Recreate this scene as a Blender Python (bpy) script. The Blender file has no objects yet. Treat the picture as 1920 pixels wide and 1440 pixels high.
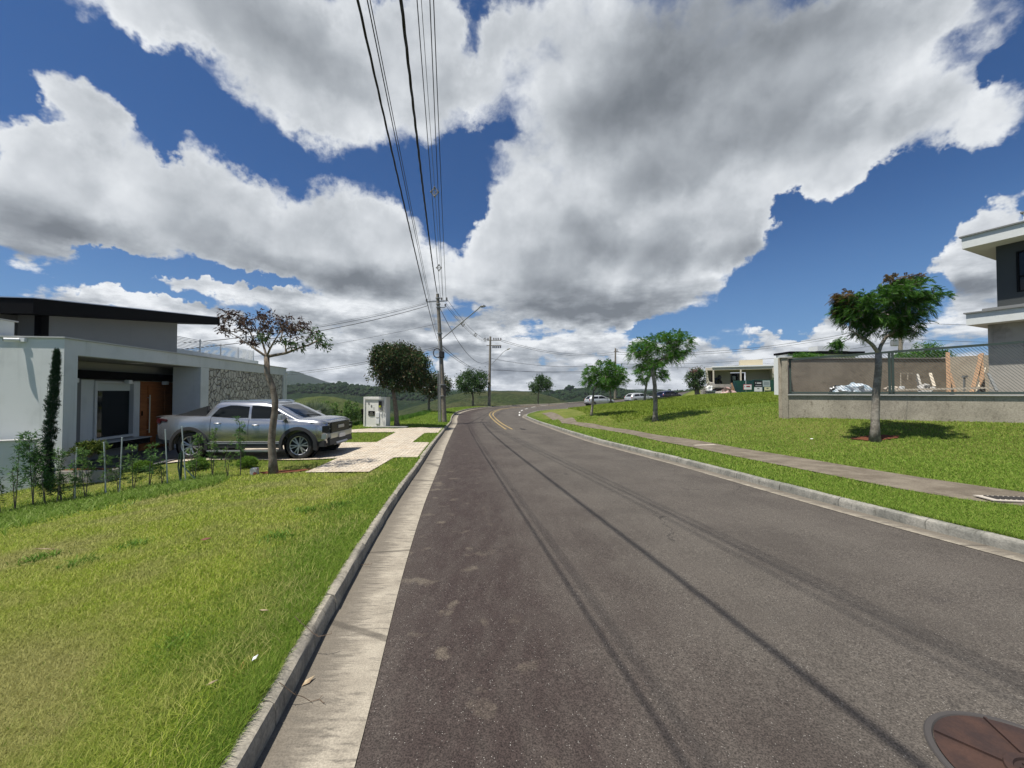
import bpy, bmesh, math, random
import numpy as np
from mathutils import Vector, Matrix
R = math.radians
sc = bpy.context.scene
C = sc.collection
# ---------------------------------------------------------------- camera
CAMZ = 1.6; FPX = 721.0; PITCH = math.atan(15/FPX)
cam_d = bpy.data.cameras.new('camera'); cam = bpy.data.objects.new('camera', cam_d); C.objects.link(cam)
cam.location = (0, 0, CAMZ); cam.rotation_euler = (R(90)+PITCH, 0, 0)
cam_d.sensor_width = 36; cam_d.lens = 36*FPX/1920; cam_d.clip_start = .05; cam_d.clip_end = 20000
sc.camera = cam
sc.view_settings.view_transform = 'Standard'; sc.view_settings.look = 'None'
sc.view_settings.exposure = 0.42; sc.view_settings.gamma = 1.0
sc.render.engine = 'CYCLES'
sc.cycles.use_denoising = True; sc.cycles.max_bounces = 6; sc.cycles.transparent_max_bounces = 12
sc.cycles.volume_bounces = 0
def ray(px, py):
    u = (px-960)/FPX; v = (720-py)/FPX
    return (u, math.cos(PITCH)-v*math.sin(PITCH), math.sin(PITCH)+v*math.cos(PITCH))
def P(px, py, Y):
    d = ray(px, py); s = Y/d[1]
    return Vector((d[0]*s, Y, CAMZ+d[2]*s))
def azel(px, py):
    d = Vector(ray(px, py)).normalized()
    return math.atan2(d.x, d.y), math.asin(d.z)
# ---------------------------------------------------------------- sun
SUN = Vector((-.33, -.21, 1)).normalized()
sun_d = bpy.data.lights.new('sun', 'SUN'); sun_d.energy = 5.0; sun_d.angle = R(.6); sun_d.color = (1, .945, .86)
sun = bpy.data.objects.new('sun', sun_d); C.objects.link(sun); sun.rotation_euler = SUN.to_track_quat('Z', 'Y').to_euler()
# ---------------------------------------------------------------- sky
W = bpy.data.worlds.new('World'); sc.world = W; W.use_nodes = True
class NT:
    def __init__(s, tree): s.t = tree; s.n = tree.nodes; s.l = tree.links
    def link(s, a, b):
        if isinstance(a, (int, float)): b.default_value = a
        elif isinstance(a, (tuple, list, Vector)): b.default_value = tuple(a)
        else: s.l.new(a, b)
    def new(s, k, **kw):
        n = s.n.new(k)
        for a, v in kw.items(): setattr(n, a, v)
        return n
    def math(s, op, a, b=None, c=None, clamp=False):
        n = s.new('ShaderNodeMath', operation=op, use_clamp=clamp); s.link(a, n.inputs[0])
        if b is not None: s.link(b, n.inputs[1])
        if c is not None: s.link(c, n.inputs[2])
        return n.outputs[0]
    def vec(s, op, a, b=None, c=None):
        n = s.new('ShaderNodeVectorMath', operation=op); s.link(a, n.inputs[0])
        if b is not None: s.link(b, n.inputs[1])
        if c is not None: s.link(c, n.inputs[2])
        return n.outputs['Value'] if op in ('LENGTH', 'DOT_PRODUCT') else n.outputs[0]
    def noise(s, v, scale, detail=4, rough=.5, dist=0, col=False, dim='3D'):
        n = s.new('ShaderNodeTexNoise', noise_dimensions=dim); s.link(v, n.inputs['Vector'])
        n.inputs['Scale'].default_value = scale; n.inputs['Detail'].default_value = detail
        n.inputs['Roughness'].default_value = rough; n.inputs['Distortion'].default_value = dist
        return n.outputs['Color'] if col else n.outputs['Fac']
    def voro(s, v, scale, feature='F1', out='Distance', rand=1.0):
        n = s.new('ShaderNodeTexVoronoi', feature=feature); s.link(v, n.inputs['Vector'])
        n.inputs['Scale'].default_value = scale; n.inputs['Randomness'].default_value = rand
        return n.outputs[out]
    def ramp(s, x, a, b, c=0.0, d=1.0, smooth=True):
        n = s.new('ShaderNodeMapRange', interpolation_type='SMOOTHSTEP' if smooth else 'LINEAR'); s.link(x, n.inputs[0])
        n.inputs[1].default_value = a; n.inputs[2].default_value = b; n.inputs[3].default_value = c; n.inputs[4].default_value = d
        return n.outputs[0]
    def mix(s, f, a, b, mode='MIX'):
        n = s.new('ShaderNodeMix', data_type='RGBA', blend_type=mode); s.link(f, n.inputs[0])
        for v, k in ((a, 6), (b, 7)):
            if isinstance(v, (tuple, list)): n.inputs[k].default_value = (*v[:3], 1)
            elif isinstance(v, (int, float)): n.inputs[k].default_value = (v, v, v, 1)
            else: s.l.new(v, n.inputs[k])
        return n.outputs[2]
t = NT(W.node_tree); t.n.clear()
tc = t.new('ShaderNodeTexCoord').outputs['Generated']
sep = t.new('ShaderNodeSeparateXYZ'); t.link(tc, sep.inputs[0])
az = t.math('ARCTAN2', sep.outputs[0], sep.outputs[1]); el = t.math('ARCSINE', sep.outputs[2])
comb = t.new('ShaderNodeCombineXYZ'); t.link(az, comb.inputs[0]); t.link(el, comb.inputs[1])
pp = comb.outputs[0]
w1 = t.vec('SUBTRACT', t.noise(tc, 4.5, 3, .55, col=True), (.5, .5, .5))
w2 = t.vec('SUBTRACT', t.noise(tc, 20, 4, .62, col=True), (.5, .5, .5))
pw = t.vec('MULTIPLY_ADD', w1, (.16, .13, 0), pp)
pw = t.vec('MULTIPLY_ADD', w2, (.085, .075, 0), pw)
w3 = t.vec('SUBTRACT', t.noise(tc, 75, 3, .6, col=True), (.5, .5, .5)); pw = t.vec('MULTIPLY_ADD', w3, (.022, .022, 0), pw)
psoft = t.vec('MULTIPLY_ADD', w1, (.2, .16, 0), pp)
psoft = t.vec('MULTIPLY_ADD', w2, (.04, .04, 0), psoft)
def field(coord, blobs):
    acc = None
    for cx, cy, rx, ry, w in blobs:
        a0, e0 = azel(cx, cy); a1, _ = azel(cx+rx, cy); a2, _ = azel(cx-rx, cy); _, e1 = azel(cx, cy-ry); _, e2 = azel(cx, cy+ry)
        sx = 2/abs(a1-a2); sy = 2/abs(e1-e2)
        d = t.vec('LENGTH', t.vec('MULTIPLY_ADD', coord, (sx, sy, 0), (-a0*sx, -e0*sy, 0)))
        f = t.ramp(d, 1.5, 0.1, 0, w)
        acc = f if acc is None else t.math('ADD', acc, f)
    return acc
SKY_COVER = [
 # big upper-left sheet
 (420,20,260,90,1),(520,110,190,110,1),(690,160,210,110,1),(600,230,140,60,.8),(850,90,130,120,1),(760,60,170,80,.8),(960,60,60,60,.5),(230,20,160,40,.5),
 # left cumulus
 (130,170,70,50,.9),(190,215,60,45,.8),(60,300,130,120,1),(160,330,130,110,1),(60,430,150,80,1),(200,430,120,60,.8),
 (350,360,110,85,1),(480,410,140,80,1),(600,400,70,75,.9),(680,410,90,70,1),(740,450,70,70,.9),(640,480,200,50,.9),(420,470,160,40,.6),
 (680,540,150,50,.8),(760,520,110,50,.7),
 # upper-right mass
 (1080,120,170,190,1),(1300,140,230,170,1),(1130,300,180,120,1),(1480,200,190,130,1),(1350,290,200,90,1),(1600,90,220,120,1),(1560,300,110,80,.9),
 (1520,340,90,50,.5),(1720,210,150,70,.9),(1860,230,130,45,.7),(1760,40,150,60,.8),(1880,60,80,50,.4),(900,180,50,70,.3),(930,300,90,40,.55),(1870,170,90,40,.3),
 # central heavy cloud
 (960,410,90,70,1),(1040,470,140,100,1),(1180,470,170,110,1),(1330,420,120,75,1),(1400,440,70,60,.9),(1240,540,160,50,.8),(1000,560,190,60,1),(880,480,70,60,.8),
 (1100,590,140,25,.6),
 # low bank
 (60,120,40,20,.3),(330,20,110,50,.8),(300,70,70,40,.5),(120,560,150,26,.9),(300,540,70,22,.6),(400,530,80,24,.7),(540,560,80,40,.9),(330,640,160,26,.9),(60,600,120,26,.7),(620,690,140,40,.9),(900,700,120,30,.7),(560,660,120,26,.8),(1140,620,60,20,.5),(1400,660,70,24,.7),(1600,660,120,30,.8),(270,590,140,30,.8),(450,555,130,28,.9),(560,580,50,50,.7),(420,610,180,30,.8),(650,610,120,50,1),(720,570,120,35,.8),(800,640,150,50,.9),
 (950,650,160,50,.8),(1130,650,120,28,.8),(1060,700,220,30,.8),(1240,665,90,32,.8),(1310,690,160,22,.8),(1430,620,45,30,.9),(1520,620,60,28,.9),(1470,655,170,30,.8),
 (1610,620,60,30,.7),(600,700,180,28,.8),(830,715,180,25,.7),(1750,640,150,45,.9),(1800,470,85,60,1),(1880,420,90,70,1),(1840,540,140,60,.9),(1180,722,260,20,.8),(700,738,600,30,.9),(1500,730,350,28,.9),
 # gaps
 (905,55,24,55,-.9),(880,90,40,30,-.5),(20,110,70,90,-.8),(330,200,40,60,-.5),(290,250,60,50,-.4),(820,300,130,45,-.6),(900,250,80,20,-.5),(860,390,40,70,-.9),
 (1620,470,130,100,-.9),(1700,340,110,50,-.6),(1460,560,120,50,-.7),(1880,120,60,35,-.8),(1470,380,30,25,-.6),(480,520,100,18,-.6),(270,500,130,24,-.8),(560,545,55,14,-.5),(860,240,40,50,-.4),
 (90,215,30,16,-.3),(300,300,30,30,-.5),(1880,320,60,50,-.6)]
SKY_GREY = [
 (480,30,220,60,.25),(600,130,160,60,.35),(850,150,80,60,.2),
 (20,420,160,70,.5),(150,440,160,50,.6),(380,455,140,40,.35),(600,500,160,30,.55),(700,520,110,36,.6),(320,390,60,40,.2),
 (1300,70,280,120,.75),(1180,220,190,90,.65),(1400,250,150,60,.55),(1560,80,230,90,.55),(1250,330,120,50,.5),(1120,440,60,50,.6),(1240,450,60,50,.45),(1530,270,60,50,.35),
 (1060,560,200,42,.62),(960,600,160,36,.5),(1200,560,140,34,.5),(1380,480,80,30,.5),(1420,460,40,35,.4),(1040,510,90,40,.35),(1250,480,60,30,.3),
 (820,600,80,30,.5),(1830,520,120,36,.7),(1870,560,100,20,.5),(1720,210,100,30,.25),(450,600,120,16,.35),(620,640,140,30,.45),(840,660,120,26,.5),
 (1000,690,180,22,.45),(1240,685,110,16,.3),(1480,668,150,16,.45),(1700,640,120,26,.3),(560,720,200,16,.4)]
cov = field(pw, SKY_COVER)
def billow(v):
    n = t.new('ShaderNodeTexVoronoi', feature='F1'); t.link(v, n.inputs['Vector'])
    n.inputs['Scale'].default_value = 9; n.inputs['Detail'].default_value = 2; n.inputs['Roughness'].default_value = .5
    return n.outputs['Distance']
wtc = t.vec('MULTIPLY_ADD', w2, (.05, .05, .05), tc)
b1 = billow(wtc)
n1 = t.noise(tc, 5, 8, .56); n2 = t.noise(t.vec('ADD', tc, (-.014, .0, .035)), 5, 8, .56)
cv = t.math('ADD', cov, t.math('MULTIPLY', t.math('SUBTRACT', n1, .5), .55))
cv = t.math('ADD', cv, t.math('MULTIPLY', t.math('SUBTRACT', .45, b1), .42))
low = t.ramp(el, .34, .10)
nl = t.noise(t.vec('MULTIPLY', tc, (1, 1, 3.2)), 7.5, 7, .6)
cv = t.math('ADD', cv, t.math('MULTIPLY', t.math('MULTIPLY', t.math('SUBTRACT', nl, .53), 2.6), low))
# thin elsewhere in the sky (behind the camera): broken generic cover
gen = t.ramp(t.noise(tc, 2.2, 5, .55), .48, .62, 0, .8)
away = t.ramp(t.math('ABSOLUTE', az), 1.05, 1.4, 0, 1)
up = t.ramp(el, .85, 1.1, 0, 1)
away = t.math('MAXIMUM', away, up)
cv = t.math('ADD', cv, t.math('MULTIPLY', gen, away))
soft = t.math('ADD', t.ramp(el, .28, .62, 0, .8), t.ramp(t.noise(tc, 2.6, 3), .42, .62, 0, .5))
wsp = t.noise(t.vec('MULTIPLY', psoft, (1, 2.2, 1)), 7, 7, .68); cv = t.math('MULTIPLY_ADD', t.math('MULTIPLY', t.math('SUBTRACT', wsp, .5), 1.1), soft, cv)
mr = t.new('ShaderNodeMapRange', interpolation_type='SMOOTHSTEP'); t.link(cv, mr.inputs[0]); t.link(t.math('MULTIPLY_ADD', soft, -.16, .22), mr.inputs[1]); t.link(t.math('MULTIPLY_ADD', soft, .34, .50), mr.inputs[2]); mask = mr.outputs[0]
grey = field(psoft, SKY_GREY)
relief = t.math('SUBTRACT', n2, n1)
n3 = t.noise(tc, 3.2, 4, .5)
g = t.math('MULTIPLY_ADD', grey, 1.15, .13)
g = t.math('ADD', g, t.math('MULTIPLY', relief, 1.5))
g = t.math('ADD', g, t.math('MULTIPLY', t.math('SUBTRACT', b1, .4), .22))
g = t.math('ADD', g, t.math('MULTIPLY', t.math('SUBTRACT', n3, .5), .6))
g = t.math('ADD', g, t.ramp(cv, .35, 1.3, -.12, .16))
nl2 = t.noise(t.vec('MULTIPLY_ADD', tc, (1, 1, 3.2), (.01, 0, .05)), 7.5, 7, .6)
g = t.math('ADD', g, t.math('MULTIPLY', t.math('MULTIPLY', t.math('SUBTRACT', nl2, nl), 4.0), low))
g = t.ramp(g, -.08, 1.5, 0, 1, smooth=False)
cr = t.new('ShaderNodeValToRGB'); t.link(g, cr.inputs[0])
e = cr.color_ramp.elements
e[0].position = 0; e[0].color = (.84, .865, .89, 1); e[1].position = 1; e[1].color = (.17, .19, .215, 1)
for pos, col in ((.25, (.60, .63, .665, 1)), (.5, (.40, .43, .465, 1)), (.75, (.27, .295, .325, 1))):
    k = e.new(pos); k.color = col
skyt = t.new('ShaderNodeTexSky', sky_type='NISHITA'); skyt.sun_disc = False
skyt.sun_elevation = math.asin(SUN.z); skyt.sun_rotation = math.atan2(SUN.x, SUN.y); skyt.altitude = 900; skyt.dust_density = .4; skyt.ozone_density = 3
SKYK = .10
blue = t.vec('MULTIPLY', skyt.outputs[0], (SKYK*.30, SKYK*.54, SKYK*.80))
lowhaze = t.ramp(el, .0, .42, .6, 0)
blue = t.mix(lowhaze, blue, (.17, .33, .56))
col = t.mix(mask, blue, cr.outputs[0])
bg = t.new('ShaderNodeBackground'); t.link(col, bg.inputs[0]); bg.inputs[1].default_value = .80
W.cycles.sampling_method = 'MANUAL'; W.cycles.sample_map_resolution = 256
wo = t.new('ShaderNodeOutputWorld'); t.l.new(bg.outputs[0], wo.inputs[0])
# ---------------------------------------------------------------- materials
MATS = {}
def mat(name, build=None, base=(.5, .5, .5), rough=.6, metal=0.0, spec=.5, **kw):
    if name in MATS: return MATS[name]
    m = bpy.data.materials.new(name); m.use_nodes = True; MATS[name] = m
    n = NT(m.node_tree); bs = m.node_tree.nodes['Principled BSDF']
    bs.inputs['Base Color'].default_value = (*base, 1); bs.inputs['Roughness'].default_value = rough
    bs.inputs['Metallic'].default_value = metal; bs.inputs['Specular IOR Level'].default_value = spec
    for k, v in kw.items(): bs.inputs[k.replace('_', ' ')].default_value = v
    if build: build(n, bs)
    return m
def objc(n): return n.new('ShaderNodeTexCoord').outputs['Object']
def wpos(n): return n.new('ShaderNodeNewGeometry').outputs['Position']
def isl(n): return n.new('ShaderNodeNewGeometry').outputs['Random Per Island']
def bump(n, bs, h, strength=.3, dist=.01):
    b = n.new('ShaderNodeBump'); b.inputs['Strength'].default_value = strength; b.inputs['Distance'].default_value = dist
    n.link(h, b.inputs['Height']); n.l.new(b.outputs[0], bs.inputs['Normal'])
def two(c1, c2, scale, lo=.35, hi=.65, detail=5, rough=.6, fine=None, bs_=None, coord=objc):
    """mottled surface: two colours mixed by noise plus fine grain and bump"""
    def f(n, bs):
        v = coord(n); k = n.ramp(n.noise(v, scale, detail, rough), lo, hi)
        c = n.mix(k, c1, c2)
        if fine:
            g = n.noise(v, fine[0], 3, .6); c = n.mix(1.0, c, n.math('MULTIPLY_ADD', g, fine[1]*2, 1-fine[1]), 'MULTIPLY')
            bump(n, bs, g, bs_ or .3, fine[2] if len(fine) > 2 else .004)
        n.link(c, bs.inputs['Base Color'])
    return f
def leafmat(name, cols, trans=.35, rough=.55, vary=None):
    """cols: list of (r,g,b) picked per leaf; slight translucency"""
    if name in MATS: return MATS[name]
    m = bpy.data.materials.new(name); m.use_nodes = True; MATS[name] = m
    n = NT(m.node_tree); bs = m.node_tree.nodes['Principled BSDF']; bs.inputs['Roughness'].default_value = rough
    bs.inputs['Specular IOR Level'].default_value = .12
    cr = n.new('ShaderNodeValToRGB'); n.link(isl(n), cr.inputs[0]); e = cr.color_ramp.elements
    e[0].color = (*cols[0], 1); e[1].color = (*cols[-1], 1)
    for i, c in enumerate(cols[1:-1]): k = e.new((i+1)/(len(cols)-1)); k.color = (*c, 1)
    c = cr.outputs[0]
    if vary: # patches of another colour by place
        c = n.mix(n.ramp(n.noise(wpos(n), vary[0], 3), vary[1], vary[2]), c, vary[3])
    n.link(c, bs.inputs['Base Color'])
    tr = n.new('ShaderNodeBsdfTranslucent'); n.link(c, tr.inputs[0]); mx = n.new('ShaderNodeMixShader'); mx.inputs[0].default_value = trans
    n.l.new(bs.outputs[0], mx.inputs[1]); n.l.new(tr.outputs[0], mx.inputs[2]); n.l.new(mx.outputs[0], m.node_tree.nodes['Material Output'].inputs[0])
    return m
# ---------------------------------------------------------------- mesh builder
class MB:
    def __init__(s): s.v = []; s.f = []
    def add(s, vs, fs):
        o = len(s.v); s.v += [tuple(v) for v in vs]; s.f += [tuple(i+o for i in f) for f in fs]; return s
    def box(s, c, d, rz=0, rx=0, ry=0):
        M = Matrix.Rotation(rz, 3, 'Z') @ Matrix.Rotation(ry, 3, 'Y') @ Matrix.Rotation(rx, 3, 'X'); c = Vector(c)
        vs = [c + M @ Vector((x*d[0]/2, y*d[1]/2, z*d[2]/2)) for x in (-1, 1) for y in (-1, 1) for z in (-1, 1)]
        return s.add(vs, [(0, 1, 3, 2), (4, 6, 7, 5), (0, 4, 5, 1), (2, 3, 7, 6), (0, 2, 6, 4), (1, 5, 7, 3)])
    def bb(s, x0, x1, y0, y1, z0, z1): return s.box(((x0+x1)/2, (y0+y1)/2, (z0+z1)/2), (abs(x1-x0), abs(y1-y0), abs(z1-z0)))
    def bar(s, p0, p1, w, h=None):
        p0 = Vector(p0); p1 = Vector(p1); d = p1-p0; h = h or w
        z = d.normalized(); up = Vector((0, 0, 1)) if abs(z.z) < .95 else Vector((0, 1, 0)); x = z.cross(up).normalized(); y = x.cross(z)
        vs = [p + x*a*w/2 + y*b*h/2 for p in (p0, p1) for a, b in ((-1, -1), (1, -1), (1, 1), (-1, 1))]
        return s.add(vs, [(3, 2, 1, 0), (4, 5, 6, 7), (0, 1, 5, 4), (1, 2, 6, 5), (2, 3, 7, 6), (3, 0, 4, 7)])
    def tube(s, pts, rad, n=8, cap=True):
        pts = [Vector(p) for p in pts]; m = len(pts)
        if isinstance(rad, (int, float)): rad = [rad]*m
        prev = None; vs = []
        for i, p in enumerate(pts):
            d = (pts[min(i+1, m-1)]-pts[max(i-1, 0)]).normalized()
            if prev is None: x = d.orthogonal().normalized()
            else: x = (prev - d*prev.dot(d)).normalized()
            prev = x; y = d.cross(x)
            vs += [p + (x*math.cos(2*math.pi*k/n)+y*math.sin(2*math.pi*k/n))*rad[i] for k in range(n)]
        fs = [(i*n+k, i*n+(k+1) % n, (i+1)*n+(k+1) % n, (i+1)*n+k) for i in range(m-1) for k in range(n)]
        if cap: fs += [tuple(range(n-1, -1, -1)), tuple((m-1)*n+k for k in range(n))]
        return s.add(vs, fs)
    def lathe(s, prof, axis='Z', n=24, c=(0, 0, 0)):
        c = Vector(c); vs = []; m = len(prof)
        for r, h in prof:
            for k in range(n):
                a = 2*math.pi*k/n; p = (r*math.cos(a), r*math.sin(a), h)
                if axis == 'Y': p = (p[0], p[2], p[1])
                if axis == 'X': p = (p[2], p[0], p[1])
                vs.append(c+Vector(p))
        fs = [(i*n+k, i*n+(k+1) % n, (i+1)*n+(k+1) % n, (i+1)*n+k) for i in range(m-1) for k in range(n)]
        return s.add(vs, fs)
    def prism(s, poly, a, b, axis='Y'):
        """polygon in the plane normal to axis, from a to b. Y: (x,z); X: (y,z); Z: (x,y)"""
        def q(p, h): return {'Y': (p[0], h, p[1]), 'X': (h, p[0], p[1]), 'Z': (p[0], p[1], h)}[axis]
        n = len(poly); vs = [q(p, a) for p in poly]+[q(p, b) for p in poly]
        return s.add(vs, [tuple(range(n)), tuple(range(2*n-1, n-1, -1))]+[(i, (i+1) % n, n+(i+1) % n, n+i) for i in range(n)])
    def loft(s, secs, closed=True, cap=True):
        n = len(secs[0]); vs = [p for sec in secs for p in sec]; m = len(secs); r = n if closed else n-1
        fs = [(i*n+k, i*n+(k+1) % n, (i+1)*n+(k+1) % n, (i+1)*n+k) for i in range(m-1) for k in range(r)]
        if cap: fs += [tuple(range(n-1, -1, -1)), tuple((m-1)*n+k for k in range(n))]
        return s.add(vs, fs)
    def grid(s, fn, nu, nv):
        return s.add([fn(i/nu, j/nv) for j in range(nv+1) for i in range(nu+1)],
                     [(j*(nu+1)+i, j*(nu+1)+i+1, (j+1)*(nu+1)+i+1, (j+1)*(nu+1)+i) for j in range(nv) for i in range(nu)])
    def build(s, name, m, parent=None, smooth=False, world=True, bevel=0, fix=True):
        """world: the vertices are in world space and are moved into the parent's space"""
        me = bpy.data.meshes.new(name); me.from_pydata(s.v, [], s.f)
        if fix or bevel:
            b = bmesh.new(); b.from_mesh(me)
            if fix: bmesh.ops.recalc_face_normals(b, faces=b.faces)
            if bevel: bmesh.ops.bevel(b, geom=b.edges[:], offset=bevel, segments=2, affect='EDGES', clamp_overlap=True)
            b.to_mesh(me); b.free()
        for x in (m if isinstance(m, (list, tuple)) else [m]): me.materials.append(x)
        if smooth is True: me.shade_smooth()
        elif smooth: me.shade_smooth(); me.set_sharp_from_angle(angle=R(smooth))
        o = bpy.data.objects.new(name, me); C.objects.link(o)
        if parent is not None:
            o.parent = parent
            if world: me.transform(root_mat(parent).inverted())
        return o
def root_mat(o):
    M = Matrix.LocRotScale(o.location, o.rotation_euler, o.scale)
    return (root_mat(o.parent) @ M) if o.parent else M
def npmesh(name, V, F, m, parent=None, k=3, smooth=False):
    """fast mesh from numpy arrays; F is (n,k)"""
    me = bpy.data.meshes.new(name); me.vertices.add(len(V)); me.vertices.foreach_set('co', np.asarray(V, np.float32).ravel())
    nf = len(F); me.loops.add(nf*k); me.loops.foreach_set('vertex_index', np.asarray(F, np.int32).ravel())
    me.polygons.add(nf); me.polygons.foreach_set('loop_start', np.arange(0, nf*k, k, dtype=np.int32)); me.polygons.foreach_set('loop_total', np.full(nf, k, np.int32))
    me.update(calc_edges=True); me.validate()
    for x in (m if isinstance(m, (list, tuple)) else [m]): me.materials.append(x)
    if smooth: me.shade_smooth()
    o = bpy.data.objects.new(name, me); C.objects.link(o)
    if parent is not None: o.parent = parent; me.transform(root_mat(parent).inverted())
    return o
def tag(o, label=None, cat=None, group=None, kind=None):
    if label: o['label'] = label
    if cat: o['category'] = cat
    if group: o['group'] = group
    if kind: o['kind'] = kind
    return o
def thing(name, label, cat, loc=(0, 0, 0), rz=0, group=None):
    o = bpy.data.objects.new(name, None); C.objects.link(o); o.location = loc; o.rotation_euler = (0, 0, rz); o.empty_display_size = .2
    return tag(o, label, cat, group)
def copy_tree(o, parent=None, depth=0):
    c = o.copy(); C.objects.link(c); c.parent = parent
    for ch in [x for x in C.objects if x.parent == o]: copy_tree(ch, c, depth+1)
    return c
def kids(o): return [x for x in C.objects if x.parent == o]
# ---------------------------------------------------------------- the lie of the land
def gsm(xs, ys, sig, lo, hi, step=.1):
    g = np.arange(lo-4*sig, hi+4*sig, step); y = np.interp(g, xs, ys)
    # linear extrapolation at the ends
    y = np.where(g < xs[0], ys[0]+(g-xs[0])*(ys[1]-ys[0])/(xs[1]-xs[0]), y)
    y = np.where(g > xs[-1], ys[-1]+(g-xs[-1])*(ys[-1]-ys[-2])/(xs[-1]-xs[-2]), y)
    k = np.exp(-.5*(np.arange(-3*sig, 3*sig+step, step)/sig)**2); k /= k.sum()
    y2 = np.convolve(np.pad(y, len(k)//2, mode='edge'), k, 'valid')[:len(g)]
    return lambda q: np.interp(q, g[int(3*sig/step):-int(3*sig/step)], y2[int(3*sig/step):-int(3*sig/step)])
def smst(x, a, b): t_ = np.clip((x-a)/(b-a), 0, 1); return t_*t_*(3-2*t_)
hbase = gsm([-12, 0, 4, 9, 13, 20, 27, 35, 42, 49, 52, 57, 62, 70, 90], [.02, 0, -.02, -.13, -.25, -.45, -.58, -.55, -.46, -.33, -.28, -.1, .05, .2, .6], 1.5, -12, 120)
def hroad(X, Y): return hbase(Y) + .03*np.maximum(0, X-6)*smst(Y, 36, 46)
XL = gsm([-12, 0, 1.64, 3.13, 5.63, 8.8, 12.7, 20.2, 27, 31, 35, 37, 39, 42, 44.5, 46.5, 48.5, 50.5, 53, 57, 62, 68, 78, 92, 110],
         [.72, -.87, -1.09, -1.36, -1.72, -2.1, -2.62, -3.53, -4.25, -4.85, -5.3, -5.45, -5.5, -5.25, -4.8, -4.06, -2.6, -.9, 1.8, 10, 17, 22.5, 30, 42, 58], .55, -12, 120)
XR = gsm([-12, 0, 3.86, 5, 6.45, 8.85, 10.5, 14.4, 23, 29, 33, 36, 40, 42.8, 44, 45.3, 48, 51, 57, 64, 74, 90, 110],
         [8.6, 6.05, 5.1, 4.8, 4.55, 4.2, 3.9, 3.2, 2.35, 1.6, 1.1, 1.4, 2.6, 4.3, 6, 8.7, 14, 20, 25, 28, 33, 42, 54], .55, -12, 120)
CT = []  # control points X,Y,z of the verges
for y in (-10, -4, 0, 2, 4, 7, 10, 14, 19, 25, 31, 36, 40, 44, 47, 49.5, 52, 56, 61, 68, 80, 95): CT.append((float(XL(y))-.1, y, float(hroad(XL(y), y))+.12))
for y in (-10, -4, 0, 3, 6, 9, 12, 16, 21, 27, 32, 36, 39.5, 42.5, 44.3, 46, 49, 53, 58, 65, 76, 92):
    z = float(hroad(XR(y), y))+.12; CT.append((float(XR(y))+.1, y, z))
    if y < 30: CT += [(float(XR(y))+1.9, y, z+.03), (float(XR(y))+3.4, y, z+.08)]
NLC = 22
CT += [(-5.47, 8.8, -.27), (-6, 10.8, -.28), (-9, 10.6, -.28), (-7, 12.6, -.3), (-10.2, 12.5, -.42), (-10.2, 10, -.44), (-10.4, 8.8, -.5), (-9.84, 7.6, -.74),
       (-12.5, 7, -1.0), (-8.63, 7.8, -.6), (-7.64, 8.1, -.44), (-6.6, 8.5, -.3), (-4, 3, .03), (-3, 1.5, .08), (-7, 4, -.22), (-9, 3, -.5), (-12, 3, -.8), (-6, 0, -.1), (-12, -5, -.6), (-5, -6, .1),
       (-16, 8, -1.2), (-20, 3, -1.6), (-10.5, 16, -.45), (-11, 20, -.5), (-12, 25, -.8), (-7, 20, -.26), (-8.3, 24, -.35), (-11.5, 28, -1.2), (-14, 34, -3.2), (-7.8, 36, -.25), (-8.5, 30, -.45), (-5.1, 50, -.2), (-6.8, 44, -.28),
       (-10.5, 45, -1.4), (-9, 60, -2.8), (-25, 40, -7), (-25, 25, -3), (-25, 12, -1.8), (-35, 60, -11), (-2.5, 54, -.45), (0, 64, -2.0), (8, 66, -1.2), (12, 80, -3.5), (28, 84, .2), (-10, 90, -9), (-40, 90, -15), (20, 100, -3),
       (10.37, 11, .19), (10.2, 14.2, .6), (12.6, 12.6, .63), (15.05, 11.1, .66), (9.5, 9.0, .08), (13, 9.0, .18), (18, 9.5, .5), (20, 5, .2), (14, 4, .12), (20, -5, .2), (7.43, 20, .08), (9, 16.5, .35), (5.34, 26, .06), (9.5, 26, .38), (8, 32, .16), (12, 34, .5), (5.5, 36, -.15),
       (11, 43, .28), (14.5, 42, .66), (20, 44, 1.08), (31, 45, 1.48), (16, 25, .95), (13.7, 39, .7), (24, 32, 1.4), (25, 49, 1.1), (29.5, 50, 1.3), (37, 50, 1.5), (33, 60, 1.55), (50, 55, 1.9), (22, 20, 1.5), (30, 20, 1.8), (45, 30, 2.2), (20, 15, 1.2), (30, 8, 1.3), (60, 70, 2.6), (60, 20, 2.4)]
_c = np.array(CT); _cx, _cy, _cz = _c[:, 0], _c[:, 1], _c[:, 2]
def _phi(dx, dy): r2 = dx*dx+dy*dy; return np.where(r2 > 1e-9, .5*r2*np.log(np.maximum(r2, 1e-9)), 0)
def _fit(cx, cy, cz):
    n = len(cx); K = _phi(cx[:, None]-cx[None], cy[:, None]-cy[None])+np.eye(n)*.02; A = np.zeros((n+3, n+3)); A[:n, :n] = K
    A[:n, n] = A[n, :n] = 1; A[:n, n+1] = A[n+1, :n] = cx; A[:n, n+2] = A[n+2, :n] = cy
    return np.linalg.solve(A, np.concatenate([cz, [0, 0, 0]]))
_w = _fit(_cx, _cy, _cz)
def tps(X, Y):
    X = np.asarray(X, float); Y = np.asarray(Y, float); sh = X.shape; X = X.ravel(); Y = Y.ravel(); out = np.empty(len(X))
    for i in range(0, len(X), 20000):
        x = X[i:i+20000]; y = Y[i:i+20000]
        out[i:i+20000] = _phi(x[:, None]-_cx[None], y[:, None]-_cy[None]) @ _w[:-3] + _w[-3]+_w[-2]*x+_w[-1]*y
    return out.reshape(sh)
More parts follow.
